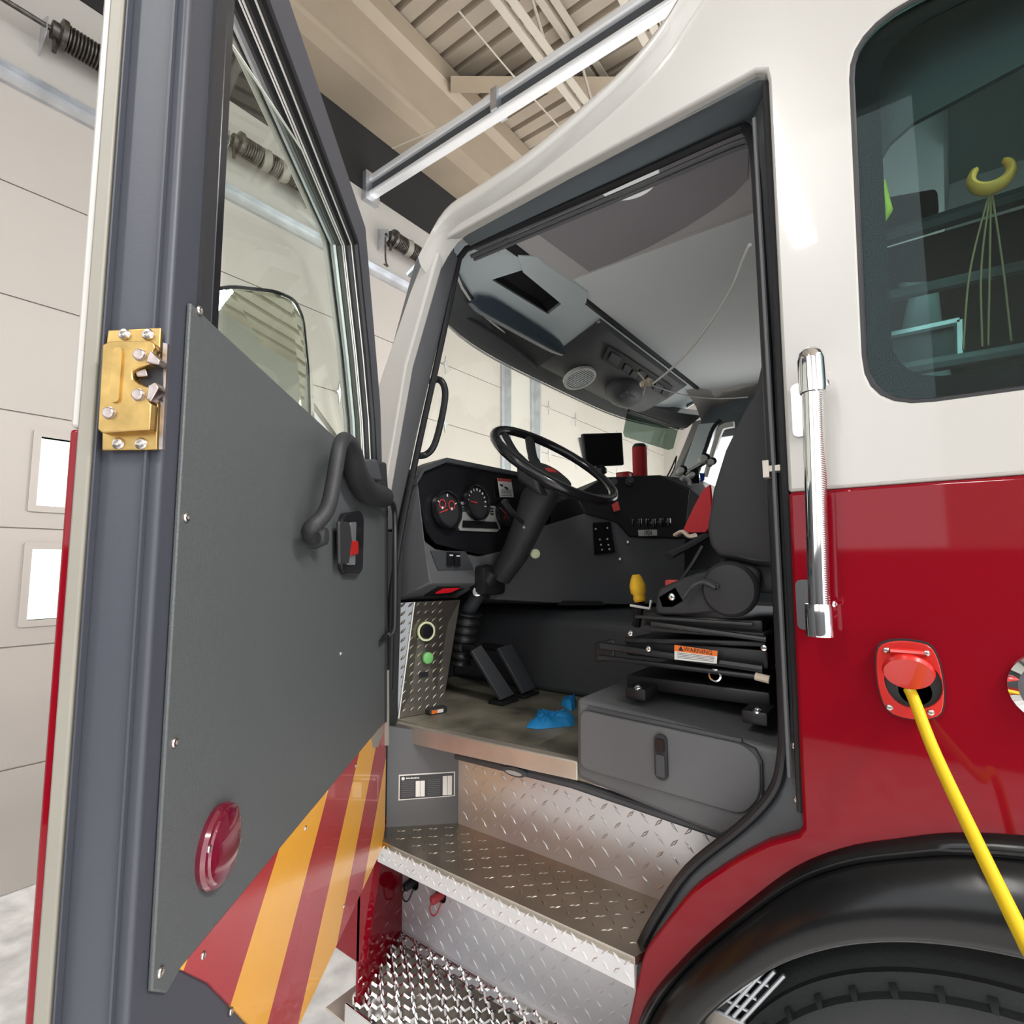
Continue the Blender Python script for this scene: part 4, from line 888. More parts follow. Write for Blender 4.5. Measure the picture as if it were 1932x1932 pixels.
bm = B(); tube(bm, [(-1.147, 0.420, 1.685), (-1.204, 0.420, 1.605)], .034, 12); box(bm, -1.22, -1.15, .38, .50, 1.60, 1.70, .015); obj('tilt_joint', bm, 'black', sc)
bm = B(); tube(bm, [(-1.211, 0.470, 1.654), (-1.300, 0.450, 1.518)], .026, 12); obj('column_tube', bm, 'greyd', sc)
bm = B(); b0, b1 = Vector((-1.268, 0.430, 1.539)), Vector((-1.301, 0.430, 1.365)); tube(bm, [b0.lerp(b1, i / 24) for i in range(25)], [.045 - .012 * i / 24 + (.006 if i % 4 < 2 else 0) for i in range(25)], 18); obj('column_boot', bm, 'black', sc)
bm = B(); lathe(bm, [(.04, 0), (.055, .006), (.04, .014)], b0, (b1 - b0).normalized(), 20); obj('boot_ring', bm, 'blackg', sc)
bm = B(); tube(bm, spline([(-0.982, 0.360, 1.833), (-0.950, 0.270, 1.852), (-0.946, 0.220, 1.883)], 4), [.007] * 4 + [.009] * 5, 8); obj('indicator_stalk', bm, 'black', sc)
bm = B(); bolt(bm, (-0.976, 0.360, 1.816), (0, -1, 0), .006); obj('shroud_screw', bm, 'screw', sc)
bm = B(); lathe(bm, [(.016, 0), (.016, .012), (.01, .016), (0, .016)], (-1.030, 0.500, 1.738), (.6, -.8, 0), 14); obj('tilt_knob', bm, 'glow', sc)
bm = B(); lathe(bm, [(.014, 0), (.015, .02), (0, .022)], (-1.197, 0.400, 1.613), (.6, -.8, 0), 14); obj('key_switch', bm, 'chromeb', sc)
def pedal(nm, quad, dz):
    q = [Vector(p) for p in quad]; n = (q[1] - q[0]).cross(q[3] - q[0]).normalized(); n = n if n.x < 0 else -n
    p_ = part_empty(nm, q[3], T)
    bm = B(); hexa(bm, q, [p + n * .014 for p in q]); obj('pad', bm, 'greyd', p_, bevel=.003)
    bm = B(); tube(bm, [(q[0] + q[1]) / 2 + n * .02, (q[0] + q[1]) / 2 + n * .12 + V(0, 0, .05)], .014, 8); obj('arm', bm, 'black', p_)
    bm = B(); m = (q[2] + q[3]) / 2 + n * .012; box(bm, m.x - .04, m.x + .02, m.y - .045, m.y + .045, 1.25, m.z - .002, .004); obj('base', bm, 'black', p_)
pedal('brake_pedal', ((-1.200, 0.375, 1.421), (-1.200, 0.424, 1.436), (-1.110, 0.490, 1.273), (-1.110, 0.418, 1.269)), 0)
pedal('accelerator_pedal', ((-1.200, 0.515, 1.414), (-1.200, 0.595, 1.419), (-1.110, 0.617, 1.271), (-1.110, 0.541, 1.267)), 0)

# --- engine tunnel and centre dash -----------------------------------------
bm = B(); prism(bm, [(.66, 1.25), (.68, 1.50), (.73, 1.53), (1.7, 1.53), (1.74, 1.50), (1.72, 1.25)], fyz, -1.56, -.14); obj('engine_tunnel', bm, 'greyt', T, bevel=.02, seg=3)
cdh = part_empty('centre_dash', (-0.932, 1.097, 1.953), T)
cl = [Vector(p) for p in ((-0.971, 0.893, 2.041), (-0.881, 1.244, 2.087), (-0.816, 1.425, 2.036), (-0.817, 1.338, 1.813), (-0.923, 1.007, 1.813), (-0.940, 0.937, 1.866), (-1.003, 0.799, 1.895), (-1.031, 0.770, 1.961))]
cfn = (cl[1] - cl[0]).cross(cl[4] - cl[0]).normalized(); cfn = cfn if cfn.dot(V(0, -1, 1.7) - V(0, 0, 1.7)) > 0 else -cfn
bk = V(-.30, .16, -.03)
bm = B(); hexa(bm, cl, [p + bk for p in cl]); obj('dash_body', bm, 'blackm', cdh, bevel=.004)
fw_ = V(0, 0, 1.7) + V(0, -1, 0)
def toc(p, d): p = Vector(p); return p + (V(0, -1, 1.7) - p).normalized() * d
lowf = [Vector(p) for p in ((-1.158, 0.653, 1.830), (-1.008, 0.808, 1.896), (-0.945, 0.947, 1.867), (-0.927, 1.017, 1.813), (-0.821, 1.348, 1.814), (-0.813, 1.299, 1.540), (-0.926, 0.962, 1.549), (-1.089, 0.687, 1.564), (-1.234, 0.513, 1.581), (-1.243, 0.524, 1.751))]
bm = B(); hexa(bm, lowf, [p + bk for p in lowf]); obj('lower_fascia', bm, 'greyl', cdh, bevel=.004)
bm = B(); A = [Vector(p) for p in ((-1.065, 0.729, 1.570), (-0.971, 0.851, 1.565), (-0.960, 0.861, 1.549), (-1.080, 0.708, 1.554))]; hexa(bm, A, [toc(p, .008) for p in A]); obj('fascia_slot', bm, 'black', cdh)
kq = [toc(p, .012) for p in ((-0.996, 0.834, 1.861), (-0.962, 0.921, 1.868), (-0.954, 0.941, 1.749), (-0.997, 0.848, 1.738))]
bm = B(); hexa(bm, kq, [toc(p, -.012) for p in kq]); obj('keypad', bm, 'blackg', cdh, bevel=.003)
for px in (((-0.971, 0.848, 1.796)), ((-0.953, 0.874, 1.798)), ((-0.969, 0.852, 1.776)), ((-0.951, 0.878, 1.776)), ((-0.967, 0.856, 1.758)), ((-0.949, 0.881, 1.760)), ((-0.976, 0.826, 1.835)), ((-0.950, 0.870, 1.840))):
    q = toc(px, .014); bm = B(); lathe(bm, [(.0036, 0), (.0036, .004), (0, .005)], q, (.4, -.9, 0), 10); obj('key_mark', bm, 'silver', cdh)
for px in (((-0.947, 0.926, 2.018)), ((-0.926, 1.028, 2.035))):
    q = toc(px, .0); bm = B(); lathe(bm, [(.019, -.01), (.019, .010), (.014, .013), (.013, .024), (0, .025)], q, (.5, -.85, .15), 20); obj('rotary_knob', bm, 'blackm', cdh)
for px in (((-0.924, 1.038, 1.865)), ((-0.910, 1.073, 1.869)), ((-0.899, 1.118, 1.871)), ((-0.884, 1.154, 1.872)), ((-0.871, 1.202, 1.877)), ((-0.853, 1.240, 1.880))):
    q = toc(px, .0); bm = B(); box(bm, q.x - .012, q.x + .012, q.y - .02, q.y + .012, q.z - .018, q.z + .018, .004); s_ = obj('rocker_switch', bm, 'blackg', cdh)
    bm = B(); lathe(bm, [(.0026, 0), (.0026, .003), (0, .004)], toc(q + V(0, -.02, 0), .003), (.4, -.9, 0), 8); obj('switch_mark', bm, 'silver', cdh)
lq = [toc(p, .055) for p in ((-0.911, 1.063, 1.840), (-0.881, 1.185, 1.847), (-0.881, 1.188, 1.821), (-0.911, 1.067, 1.815))]
bm = B(); hexa(bm, lq, [toc(p, -.004) for p in lq]); obj('unit_number_label', bm, 'label', cdh, bevel=.001, label='white tape label reading 1924')
eu = (lq[1] - lq[0]).normalized(); ev = (lq[0] - lq[3]).normalized()
text_mesh('unit_number', '1924', .028, 'ink', cdh, toc((lq[0] + lq[2]) / 2, .003), eu, ev)
for px in (((-0.925, 0.996, 1.789)), ((-0.932, 0.936, 1.722))):
    bm = B(); bolt(bm, toc(px, .004), (.45, -.9, 0), .0065); obj('fascia_screw', bm, 'screw', cdh)
bm = B(); hexa(bm, [(-0.957, 0.915, 1.949), (-0.934, 0.933, 1.947), (-0.929, 0.940, 1.914), (-0.949, 0.926, 1.905)], [(-0.943, 0.888, 1.945), (-0.920, 0.905, 1.943), (-0.916, 0.913, 1.911), (-0.936, 0.899, 1.903)]); obj('red_tab', bm, 'redlab', cdh)
bm = B(); pd = [Vector(p) for p in ((-0.885, 1.253, 2.086), (-0.832, 1.474, 2.048), (-0.902, 1.569, 1.865), (-0.757, 2.053, 1.883), (-0.772, 2.145, 2.064), (-0.953, 1.996, 2.167))]
hexa(bm, pd, [p + V(-.1, .05, -.2) for p in pd]); obj('passenger_dash', bm, 'greyd', cdh)
bm = B(); holed(bm, [(-1.36, 1.25), (1.45, 1.25), (1.45, 2.9), (-.1, 2.88), (-.5, 2.72), (-1.0, 2.66), (-1.36, 2.0)], [rpoly([(-1.17, 1.93), (-.28, 1.93), (-.28, 2.47), (-.98, 2.47)], .06), rpoly([(-.02, 1.96), (1.12, 1.96), (1.12, 2.57), (-.02, 2.57)], .08)], fxz, 2.35, 2.37); obj('far_side_lining', bm, 'hdr', T, smooth=0)
# far front pillar, window trim and side mirror strip
fp = [((-1.044, 2.300, 2.559)), ((-0.936, 2.300, 2.551)), ((-1.056, 2.300, 2.231)), ((-1.173, 2.300, 2.243))]
bm = B(); hexa(bm, fp, [tuple(Vector(p) + V(0, .07, 0)) for p in fp]); obj('far_front_pillar', bm, 'console', T, bevel=.004)
bm = B(); tube(bm, spline([(-1.005, 2.280, 2.223), (-0.959, 2.280, 2.363), (-0.914, 2.280, 2.485), (-0.889, 2.280, 2.513), (-0.831, 2.280, 2.517)], 4), .02, 8); obj('far_window_trim', bm, 'label', T)
bm = B(); tube(bm, spline([(-1.065, 2.270, 2.228), (-1.002, 2.270, 2.383), (-0.950, 2.270, 2.511), (-0.903, 2.270, 2.555)], 4), .012, 8); obj('far_window_seal', bm, 'black', T)

# --- rear cab window --------------------------------------------------------
rw = part_empty('rear_cab_window', (.5, .01, 2.26), T)
gx0, gx1 = min(p[0] for p in win), max(p[0] for p in win); gz0, gz1 = min(p[1] for p in win), max(p[1] for p in win)
def inset(p, d): # shrink towards centre by a fixed distance
    cx, cz = (gx0 + gx1) / 2, (gz0 + gz1) / 2; hx, hz = (gx1 - gx0) / 2, (gz1 - gz0) / 2
    return (cx + (p[0] - cx) * (hx - d) / hx, cz + (p[1] - cz) * (hz - d) / hz)
bm = B(); prism(bm, [inset(p, .002) for p in win], fxz, .006, .011); obj('pane', bm, 'dglass', rw, smooth=0)
bm = B(); holed(bm, [inset(p, .003) for p in win], [[inset(p, .037) for p in win]], fxz, .0115, .014); obj('dark_border', bm, 'frit', rw, smooth=0)
bm = B(); tube(bm, [(p[0], .004, p[1]) for p in win], .0045, 6, closed=True); obj('gasket', bm, 'black', rw)
# inside the rear cab, seen through that window
for k, (a, b, r, m) in enumerate((((-0.081, 0.250, 2.336), (0.201, 0.250, 2.340), .016, 'greyd'), ((-0.085, 0.220, 2.207), (0.187, 0.220, 2.199), .012, 'grey'), ((-0.086, 0.120, 2.030), (0.162, 0.120, 2.027), .012, 'greyl'))):
    bm = B(); tube(bm, [a, b], r, 8); obj('cross_rail', bm, m, T)
bm = B(); q = [Vector(p) for p in ((-0.032, 0.500, 2.572), (0.080, 0.500, 2.549), (0.080, 0.500, 2.494), (0.070, 0.500, 2.490), (-0.037, 0.500, 2.488))]; hexa(bm, q, [p + V(0, .10, 0) for p in q]); obj('storage_pouch', bm, 'greyd', T, bevel=.01)
bm = B(); q = [Vector(p) for p in ((-0.008, 0.350, 2.292), (0.061, 0.350, 2.272), (0.063, 0.350, 2.144), (0.072, 0.350, 2.056), (0.013, 0.350, 2.048), (-0.020, 0.350, 2.073), (-0.031, 0.350, 2.111), (-0.005, 0.350, 2.185), (0.010, 0.350, 2.249))]; hexa(bm, q, [p + V(0, .05, 0) for p in q]); obj('seat_gap_light', bm, 'liner', T, bevel=.015)  # pale shape stands for light showing between the rear seats
bm = B(); holed(bm, [(gx0 - .02, gz0 - .02), (1.4, gz0 - .02), (1.4, gz1 + .10), (gx0 - .02, gz1 + .10)], [[(-0.024, 2.349), (-0.017, 2.384), (0.001, 2.411), (0.033, 2.430), (0.080, 2.438), (0.187, 2.457), (0.153, 1.985), (0.031, 1.980), (-0.001, 1.992), (-0.015, 2.015), (-0.020, 2.061)]], fxz, .07, .08); obj('inner_window_trim', bm, 'blackm', T, smooth=0)
bm = B(); q = [Vector(p) for p in ((0.126, 0.620, 2.950), (0.308, 0.620, 2.955), (0.283, 0.620, 2.613), (0.109, 0.620, 2.613))]; hexa(bm, q, [p + V(0, .3, 0) for p in q]); obj('window_dark_block', bm, 'liner', T, smooth=0)  # made-up block, put in to darken this part of the window view
bm = B(); box(bm, -.10, 1.4, .50, .58, 1.9, 2.44); box(bm, -.13, -.10, .06, 2.37, 1.27, 2.72); obj('rear_partition', bm, 'blackm', T, smooth=0)
ff = part_empty('equipment_frame', (0.010, 0.150, 2.080), T)
q = [Vector(p) for p in ((-0.057, 0.150, 2.105), (0.075, 0.150, 2.105), (0.072, 0.150, 2.044), (-0.059, 0.150, 2.044))]
for a, b in zip(q, q[1:] + q[:1]):
    bm = B(); tube(bm, [a, b], .007, 6); obj('frame_bar', bm, 'galv', ff)
bm = B(); hexa(bm, [p + V(0, .008, 0) for p in q], [p + V(0, .05, 0) for p in q]); obj('case', bm, 'greyd', ff)

# --- outside fittings ---------------------------------------------------------
gb = part_empty('chrome_grab_bar', (-.135, -.05, 1.82), T)
ga, gbm = Vector((-0.120, -0.055, 2.011)), Vector((-0.129, -0.055, 1.610))
bm = B(); tube(bm, [ga, gbm], .0148, 24); obj('bar', bm, 'chrome', gb, smooth=80)
bm = B()
for k in range(110):
    z = gbm.z + .015 + (ga.z - gbm.z - .03) * k / 109; x = gbm.x + (ga.x - gbm.x) * k / 109
    tube(bm, [V(x + .0148 * math.cos(R(a)), -.055 - .0155 * math.sin(R(a)), z + .0006 * (a - 30) / 20) for a in (-10, 10, 30, 50)], .0011, 4)
obj('knurling', bm, 'chromeb', gb)
for end, s, nm in ((ga, 1, 'upper_stanchion'), (gbm, -1, 'lower_stanchion')):
    bm = B(); lathe(bm, [(.0185, -.052 * 1), (.0195, -.045), (.0195, .0), (.017, .012), (.010, .019), (0, .021)] if s > 0 else [(.0185, -.038), (.0195, -.03), (.0195, .006), (.019, .010), (0, .011)], end + V(0, 0, .008 * s), (0, 0, s), 24)
    tube(bm, [end + V(0, .0, -.012 * s), end + V(-.006, .054, -.012 * s)], .016, 14)
    obj(nm, bm, 'chrome', gb)
    q = end + V(-.028, .05, -.05 if s > 0 else .035)
    bm = B(); prism(bm, rrect(q.x - .011, q.x + .024, q.z - .05, q.z + .04 if s > 0 else q.z + .03, .009), fxz, -.006, -.001); obj('base_flange', bm, 'chrome', gb)
    bm = B(); bolt(bm, end + V(.019, .01, -.03 * s), (1, -.2, 0), .006); obj('set_screw', bm, 'chrome', gb)
for z in [1.62 + .0165 * k for k in range(24)]: pass
inl = part_empty('shoreline_inlet', (-0.026, 0.000, 1.529), T)
ip0 = [(-0.061, 1.582), (-0.032, 1.590), (0.004, 1.586), (0.012, 1.560), (0.015, 1.523), (0.010, 1.486), (-0.020, 1.476), (-0.054, 1.480), (-0.064, 1.513), (-0.065, 1.552)]
ic = Vector((sum(p[0] for p in ip0) / 10, 0, sum(p[1] for p in ip0) / 10))
ip0 = rpoly(ip0, .02, 3)
def isc(k): return [(ic.x + (x - ic.x) * k, ic.z + (z - ic.z) * k) for x, z in ip0]
bm = B(); prism(bm, isc(1.03), fxz, -.004, -.0005); obj('gasket', bm, 'black', inl)
hole = circ(ic.x + .004, ic.z - .006, .034, 24, .036)
bm = B(); holed(bm, isc(.98), [hole], fxz, -.013, -.004); obj('flange', bm, 'redp', inl, bevel=.003)
bm = B(); lathe(bm, [(.036, 0), (.036, .025), (.0, .025)], (ic.x + .004, -.003, ic.z - .006), (0, 1, 0), 24); obj('socket', bm, 'black', inl)
bm = B(); lathe(bm, [(.023, 0), (.023, .006), (.02, .008), (0, .008)], (ic.x + .006, .004, ic.z - .018), (0, -1, 0), 24); obj('plug_face', bm, 'silver', inl)
lidc = Vector((-0.025, -0.034, 1.548)); ln = V(.0, -.62, .78).normalized()
bm = B(); lathe(bm, [(.030, -.004), (.031, .0), (.029, .005), (0, .0055)], lidc, (0, -.80, -.60), 32)
tube(bm, [lidc + V(-.02, .02, .024), lidc + V(.02, .02, .024)], .005, 8)
obj('spring_lid', bm, 'redp', inl)
for p in (((-0.050, -0.013, 1.573)), ((-0.003, -0.013, 1.573)), ((-0.051, -0.013, 1.491)), ((-0.003, -0.013, 1.491))):
    bm = B(); bolt(bm, p, (0, -1, 0), .0045); obj('flange_screw', bm, 'screw', inl)
bm = B(); c_ = Vector((0.127, 0.000, 1.538)); lathe(bm, [(.046, 0), (.046, .006), (.036, .014), (.03, .014), (.028, .006), (0, .006)], c_, (0, -1, 0), 32); obj('fuel_cap_ring', bm, 'chrome', T)

# fender flare: section swept along the arch
fl_in = [(-.395, .5), (-.39, .62), (-.375, .80), (-.344, .921), (-.311, .975), (-.254, 1.04), (-.197, 1.094), (-.123, 1.143), (-.057, 1.173), (.004, 1.191), (.075, 1.202), (.13, 1.204)]
def samp(pts, n):
    P = [Vector((p[0], p[1], 0)) for p in pts]; L = [0]
    for a, b in zip(P, P[1:]): L.append(L[-1] + (b - a).length)
    out = []
    for k in range(n):
        d = L[-1] * k / (n - 1); i = max(j for j in range(len(L)) if L[j] <= d + 1e-9); i = min(i, len(P) - 2)
        out.append(P[i].lerp(P[i + 1], (d - L[i]) / (L[i + 1] - L[i])))
    return out
so, si = samp(arcL + [(CX, 1.336)], 48), samp([(p.x, p.z) for p in spline([(x, 0, z) for x, z in fl_in], 4)], 48)
so += [Vector((2 * CX - p.x, p.y, 0)) for p in reversed(so[:-1])]; si += [Vector((2 * CX - p.x, p.y, 0)) for p in reversed(si[:-1])]
bm = B(); rows = []
for a, b in zip(so, si):
    row = []
    for k, y in ((-.10, .0), (-.07, -.012), (.0, -.02), (.06, -.018), (.10, -.012), (.13, -.02), (.45, -.045), (.78, -.052), (.90, -.045), (.96, -.03), (1.0, -.0), (1.02, .05), (1.0, .09)):
        q = a.lerp(b, k); row.append(bm.verts.new((q.x, y, q.y)))
    rows.append(row)
for a, b in zip(rows, rows[1:]):
    for i in range(len(a) - 1): bm.faces.new([a[i], a[i + 1], b[i + 1], b[i]])
obj('fender_flare', bm, 'fender', T, smooth=60)
# wheel well liner, grille and wheel
bm = B(); wr = .80
pts = [(CX + wr * math.cos(R(a)) * .80, .52 + .78 * math.sin(R(a))) for a in range(-10, 191, 8)]
va = [bm.verts.new((x, .09, z)) for x, z in pts]; vb = [bm.verts.new((x, .95, z)) for x, z in pts]
for i in range(len(pts) - 1): bm.faces.new([va[i], va[i + 1], vb[i + 1], vb[i]])
bm.faces.new(vb); obj('wheel_well', bm, 'blackm', T, smooth=60)
gr = part_empty('vent_grille', (-0.314, 0.120, 0.907), T)
bm = B(); A = [Vector(p) for p in ((-0.375, 0.140, 0.845), (-0.317, 0.140, 0.847), (-0.323, 0.140, 0.819), (-0.403, 0.140, 0.780))]; hexa(bm, A, [p + V(0, .01, 0) for p in A]); obj('grille_sill', bm, 'alum', gr)
bm = B()
for p, q in (((-0.365, 0.130, 0.861), (-0.297, 0.130, 0.936)), ((-0.349, 0.130, 0.856), (-0.263, 0.130, 0.981)), ((-0.334, 0.130, 0.858), (-0.258, 0.130, 0.968)), ((-0.321, 0.130, 0.855), (-0.242, 0.130, 0.968))): tube(bm, [p, q], .0035, 6)
for p, q in (((-0.352, 0.132, 0.880), (-0.307, 0.132, 0.878)), ((-0.329, 0.132, 0.907), (-0.292, 0.132, 0.905)), ((-0.305, 0.132, 0.939), (-0.270, 0.132, 0.937)), ((-0.373, 0.132, 0.852), (-0.315, 0.132, 0.853))): tube(bm, [p, q], .003, 6)
obj('grille_bars', bm, 'galv', gr)
wh = part_empty('front_wheel', (CX + .0, .2, .54), T)
wcx, wcz = CX - .02, .555
bm = B()
pr = [(.30, .06), (.34, .005), (.42, -.012), (.470, -.006), (.486, .0), (.490, .014), (.512, .024), (.514, .034), (.530, .045), (.54, .08), (.54, .28), (.50, .31), (.30, .30)]
lathe(bm, [(r, h) for r, h in pr], (wcx, .125, wcz), (0, 1, 0), 96)
for k in range(48):
    a = 2 * math.pi * k / 48; d = V(math.cos(a), 0, math.sin(a)); e = V(-math.sin(a), 0, math.cos(a))
    p = V(wcx, .125, wcz)
    hexa(bm, [p + d * .486 + e * -.004 + V(0, -.002, 0), p + d * .486 + e * .004 + V(0, -.002, 0), p + d * .498 + e * .006 + V(0, .010, 0), p + d * .498 + e * -.006 + V(0, .010, 0)], [p + d * .486 + e * -.004 + V(0, .02, 0), p + d * .486 + e * .004 + V(0, .02, 0), p + d * .502 + e * .006 + V(0, .03, 0), p + d * .502 + e * -.006 + V(0, .03, 0)])
obj('tyre', bm, 'tread', wh, smooth=40)
bm = B(); lathe(bm, [(.30, .0), (.30, .10), (.12, .14), (.12, .06), (0, .06)], (wcx, .16, wcz), (0, 1, 0), 48); obj('rim', bm, 'chromeb', wh)

# ================================================================== THE OPEN DRIVER DOOR
dth = R(39.2); dD = V(math.sin(dth), -math.cos(dth), 0); dN = V(math.cos(dth), math.sin(dth), 0); dH = V(-1.185, 0, 0)
def dp(s, z, t): return dH + dD * s + dN * t + V(0, 0, z)
D = part_empty('driver_door', dH + V(0, 0, 1.0), T)
d_arch = [(1.045, 1.19), (1.015, 1.215), (.965, 1.205), (.91, 1.155), (.855, 1.09), (.80, 1.035), (.74, 1.0), (.69, 1.005)]
d_out = [(1.045, 2.52), (.333, 2.475), (.176, 2.205), (.128, 2.12), (.081, 1.935), (.045, 1.80), (.0, 1.60), (-.03, 1.0), (.0, .955), (.629, 1.015)] + list(reversed(d_arch))
wo = rpoly([(.985, 1.935), (.985, 2.435), (.395, 2.40), (.262, 2.20), (.19, 2.06), (.15, 1.935)], .02, 3)
bm = B(); holed(bm, d_out, [wo], dp, -.058, 0); obj('door_frame', bm, 'edge', D, bevel=.009, seg=3)
sk = lambda zc, up: None
up_o = [(1.048, 1.82), (1.048, 2.53), (.325, 2.485), (.166, 2.21), (.07, 1.935), (.04, 1.82)]
bm = B(); holed(bm, up_o, [[(s, z) for s, z in wo if True]], dp, -.078, -.068); obj('outer_skin_upper', bm, 'white', D, bevel=.003)
lo_o = [(1.048, 1.819), (.04, 1.819), (-.01, 1.60), (-.035, 1.0), (.0, .95), (.629, 1.01)] + [(s + .003, z) for s, z in reversed(d_arch)]
bm = B(); prism(bm, lo_o, dp, -.078, -.068); obj('outer_skin_lower', bm, 'red', D, bevel=.003)
bm = B(); prism(bm, [(1.044, 1.19), (1.052, 1.19), (1.052, 2.53), (1.044, 2.53)], dp, -.0685, -.056); obj('edge_trim', bm, 'beige', D, bevel=.002)
bm = B(); prism(bm, [(.33, 2.478), (1.05, 2.523), (1.05, 2.532), (.325, 2.487), (.172, 2.222), (.178, 2.212)], dp, -.070, -.050); obj('top_trim', bm, 'beige', D, bevel=.002)
bm = B(); prism(bm, [(1.046, 1.22), (1.0525, 1.22), (1.0525, 2.52), (1.046, 2.52)], dp, -.0525, -.051); prism(bm, [(1.046, 1.22), (1.050, 1.22), (1.050, 2.52), (1.046, 2.52)], dp, -.012, -.010); obj('edge_crease', bm, 'edge', D)
# trim panel with its screws
tp = [(1.023, 1.947), (.99, 1.945), (.25, 1.925), (.07, 1.915), (.04, 1.80), (.0, 1.55), (-.02, 1.285), (.03, 1.286), (.978, 1.336), (1.0, 1.33), (1.023, 1.348)]
bm = B(); prism(bm, tp, dp, 0.0005, .005); obj('trim_panel', bm, 'panel', D, bevel=.0015)
for s, z in ((1.009, 1.946), (1.012, 1.745), (1.011, 1.544), (1.013, 1.356), (0.471, 1.536)):
    bm = B(); bolt(bm, dp(s, z, .005), dN, .0045); obj('panel_screw', bm, 'screw', D)
# chevron kick plate: red and amber film in slanted bands
sp_ = [(.978, 1.3345), (.03, 1.2845), (-.02, 1.283), (-.028, 1.0), (.003, .962), (.629, 1.021), (.68, 1.038), (.735, 1.068), (.795, 1.137), (.86, 1.212), (.922, 1.283)]
kdir = Vector((.342, -.266)).normalized(); knorm = Vector((-kdir.y, kdir.x))
def kval(p): return Vector(p).dot(knorm)
def clip(poly, lo, hi):
    for sgn, lim in ((1, lo), (-1, -hi)):
        out = []
        for i in range(len(poly)):
            a, b = poly[i - 1], poly[i]; fa, fb = sgn * kval(a) - lim, sgn * kval(b) - lim
            if (fa >= 0) != (fb >= 0):
                t = fa / (fa - fb); out.append((a[0] + (b[0] - a[0]) * t, a[1] + (b[1] - a[1]) * t))
            if fb >= 0: out.append(b)
        poly = out
        if not poly: return []
    return poly
cuts = [kval(q) for q in ((-.15, 1.27), (.075, 1.283), (.297, 1.293), (.519, 1.308), (.743, 1.321), (.963, 1.335), (1.19, 1.35))]
cuts = [cuts[0] - (cuts[1] - cuts[0])] + cuts
cuts.sort(); bm = B()
names = []
top = [kval(q) for q in ((.004, 1.16), (.075, 1.283), (.297, 1.293), (.519, 1.308), (.743, 1.321), (.963, 1.335))]
allc = sorted(top + [min(top) - 1, max(top) + 1])
for i in range(len(allc) - 1):
    q = clip(sp_, allc[i], allc[i + 1])
    if len(q) > 2:
        band = sorted(range(len(allc) - 1), key=lambda k: 0)
        prism(bm, q, dp, 0.0005, .0032, mi=i % 2)
# the band behind the last cut (nearest the latch side) is amber
order = ['amber', 'rred']
obj('chevron_plate', bm, order, D, smooth=0, label='red and amber reflective chevron plate')
bm = B(); prism(bm, [(.03, 1.283), (.17, 1.291), (.15, 1.262), (.09, 1.245), (.02, 1.262)], dp, .0033, .0036); obj('bare_corner', bm, 'beige', D, smooth=0)
for s, z in ((0.636, 1.300), (0.936, 1.318), (0.392, 1.045), (0.868, 1.216), (0.321, 1.281)):
    bm = B(); bolt(bm, dp(s, z, .003), dN, .0038); obj('plate_screw', bm, 'screw', D)
# window glass and weather strips
gl = [(0.875, 1.935), (0.918, 2.328), (0.899, 2.342), (0.871, 2.350), (0.610, 2.415), (0.424, 2.424), (0.298, 2.429), (0.202, 2.374), (0.141, 2.175), (0.114, 1.971)]
bm = B(); prism(bm, gl, dp, -.036, -.032); obj('window_glass', bm, 'glass', D, smooth=0)
bm = B(); tube(bm, [dp(s, z, -.034) for s, z in gl[1:8]], .0018, 6); obj('glass_edge', bm, 'label', D, label='pale ground edge of the lowered glass')
def wr(d, t): return [dp(.985, 2.435 - d, t), dp(.40, 2.40 - d, t), dp(.265 + d * .5, 2.198 - d, t), dp(.192 + d, 2.06, t), dp(.152 + d, 1.94, t)]
for m, t, r, d in (('black', -.006, .008, .004), ('label', -.014, .0016, .009), ('black', -.022, .008, .006), ('label', -.029, .0016, .012), ('label', -.033, .0014, .013), ('black', -.041, .008, .007), ('galv', -.052, .008, .006)):
    bm = B(); tube(bm, wr(d, t), r, 8); obj('weather_strip', bm, m, D, label='pale strip edge' if m != 'black' else None)
for t, r, ds in ((-.006, .011, .012), (-.026, .011, .016), (-.047, .009, .010)):
    bm = B(); tube(bm, [dp(.985 - ds, 1.94, t), dp(.985 - ds, 2.432, t)], r, 8); obj('glass_channel', bm, 'blackg', D)
bm = B(); prism(bm, [(.985, 1.93), (1.005, 1.93), (1.005, 2.43), (.985, 2.43)], dp, -.003, .004); obj('channel_lip', bm, 'blackm', D)
# gold rotary latch on the door edge
LT = part_empty('door_latch', dp(1.06, 1.90, -.03), D)
def ep(t, z, s): return dp(s, z, t)
def es(pts, s0, s1, nm, m, **k):
    bm = B(); prism(bm, pts, ep, s0, s1); return obj(nm, bm, m, D, **k)
bpy.data.objects.remove(LT)
es([(-0.048, 1.906), (-0.003, 1.909), (-0.003, 1.900), (0.000, 1.800), (-0.046, 1.799), (-0.050, 1.870)], 1.049, 1.053, 'latch_backing_plate', 'gold', bevel=.001)
es([(-0.039, 1.892), (-0.005, 1.893), (-0.002, 1.890), (-0.001, 1.886), (-0.003, 1.885), (-0.002, 1.879), (-0.005, 1.872), (-0.014, 1.869), (-0.019, 1.866), (-0.018, 1.859), (-0.013, 1.855), (-0.005, 1.852), (-0.003, 1.845), (-0.003, 1.839), (-0.001, 1.837), (-0.001, 1.815), (-0.040, 1.812), (-0.044, 1.815), (-0.045, 1.889)], 1.052, 1.0625, 'latch_case', 'gold', bevel=.0015, seg=2)
es(rrect(*sorted(((-0.035, 1.884)[0], (-0.027, 1.884)[0])), (-0.029, 1.838)[1], (-0.032, 1.886)[1], .0038), 1.0615, 1.0642, 'latch_rib', 'gold')
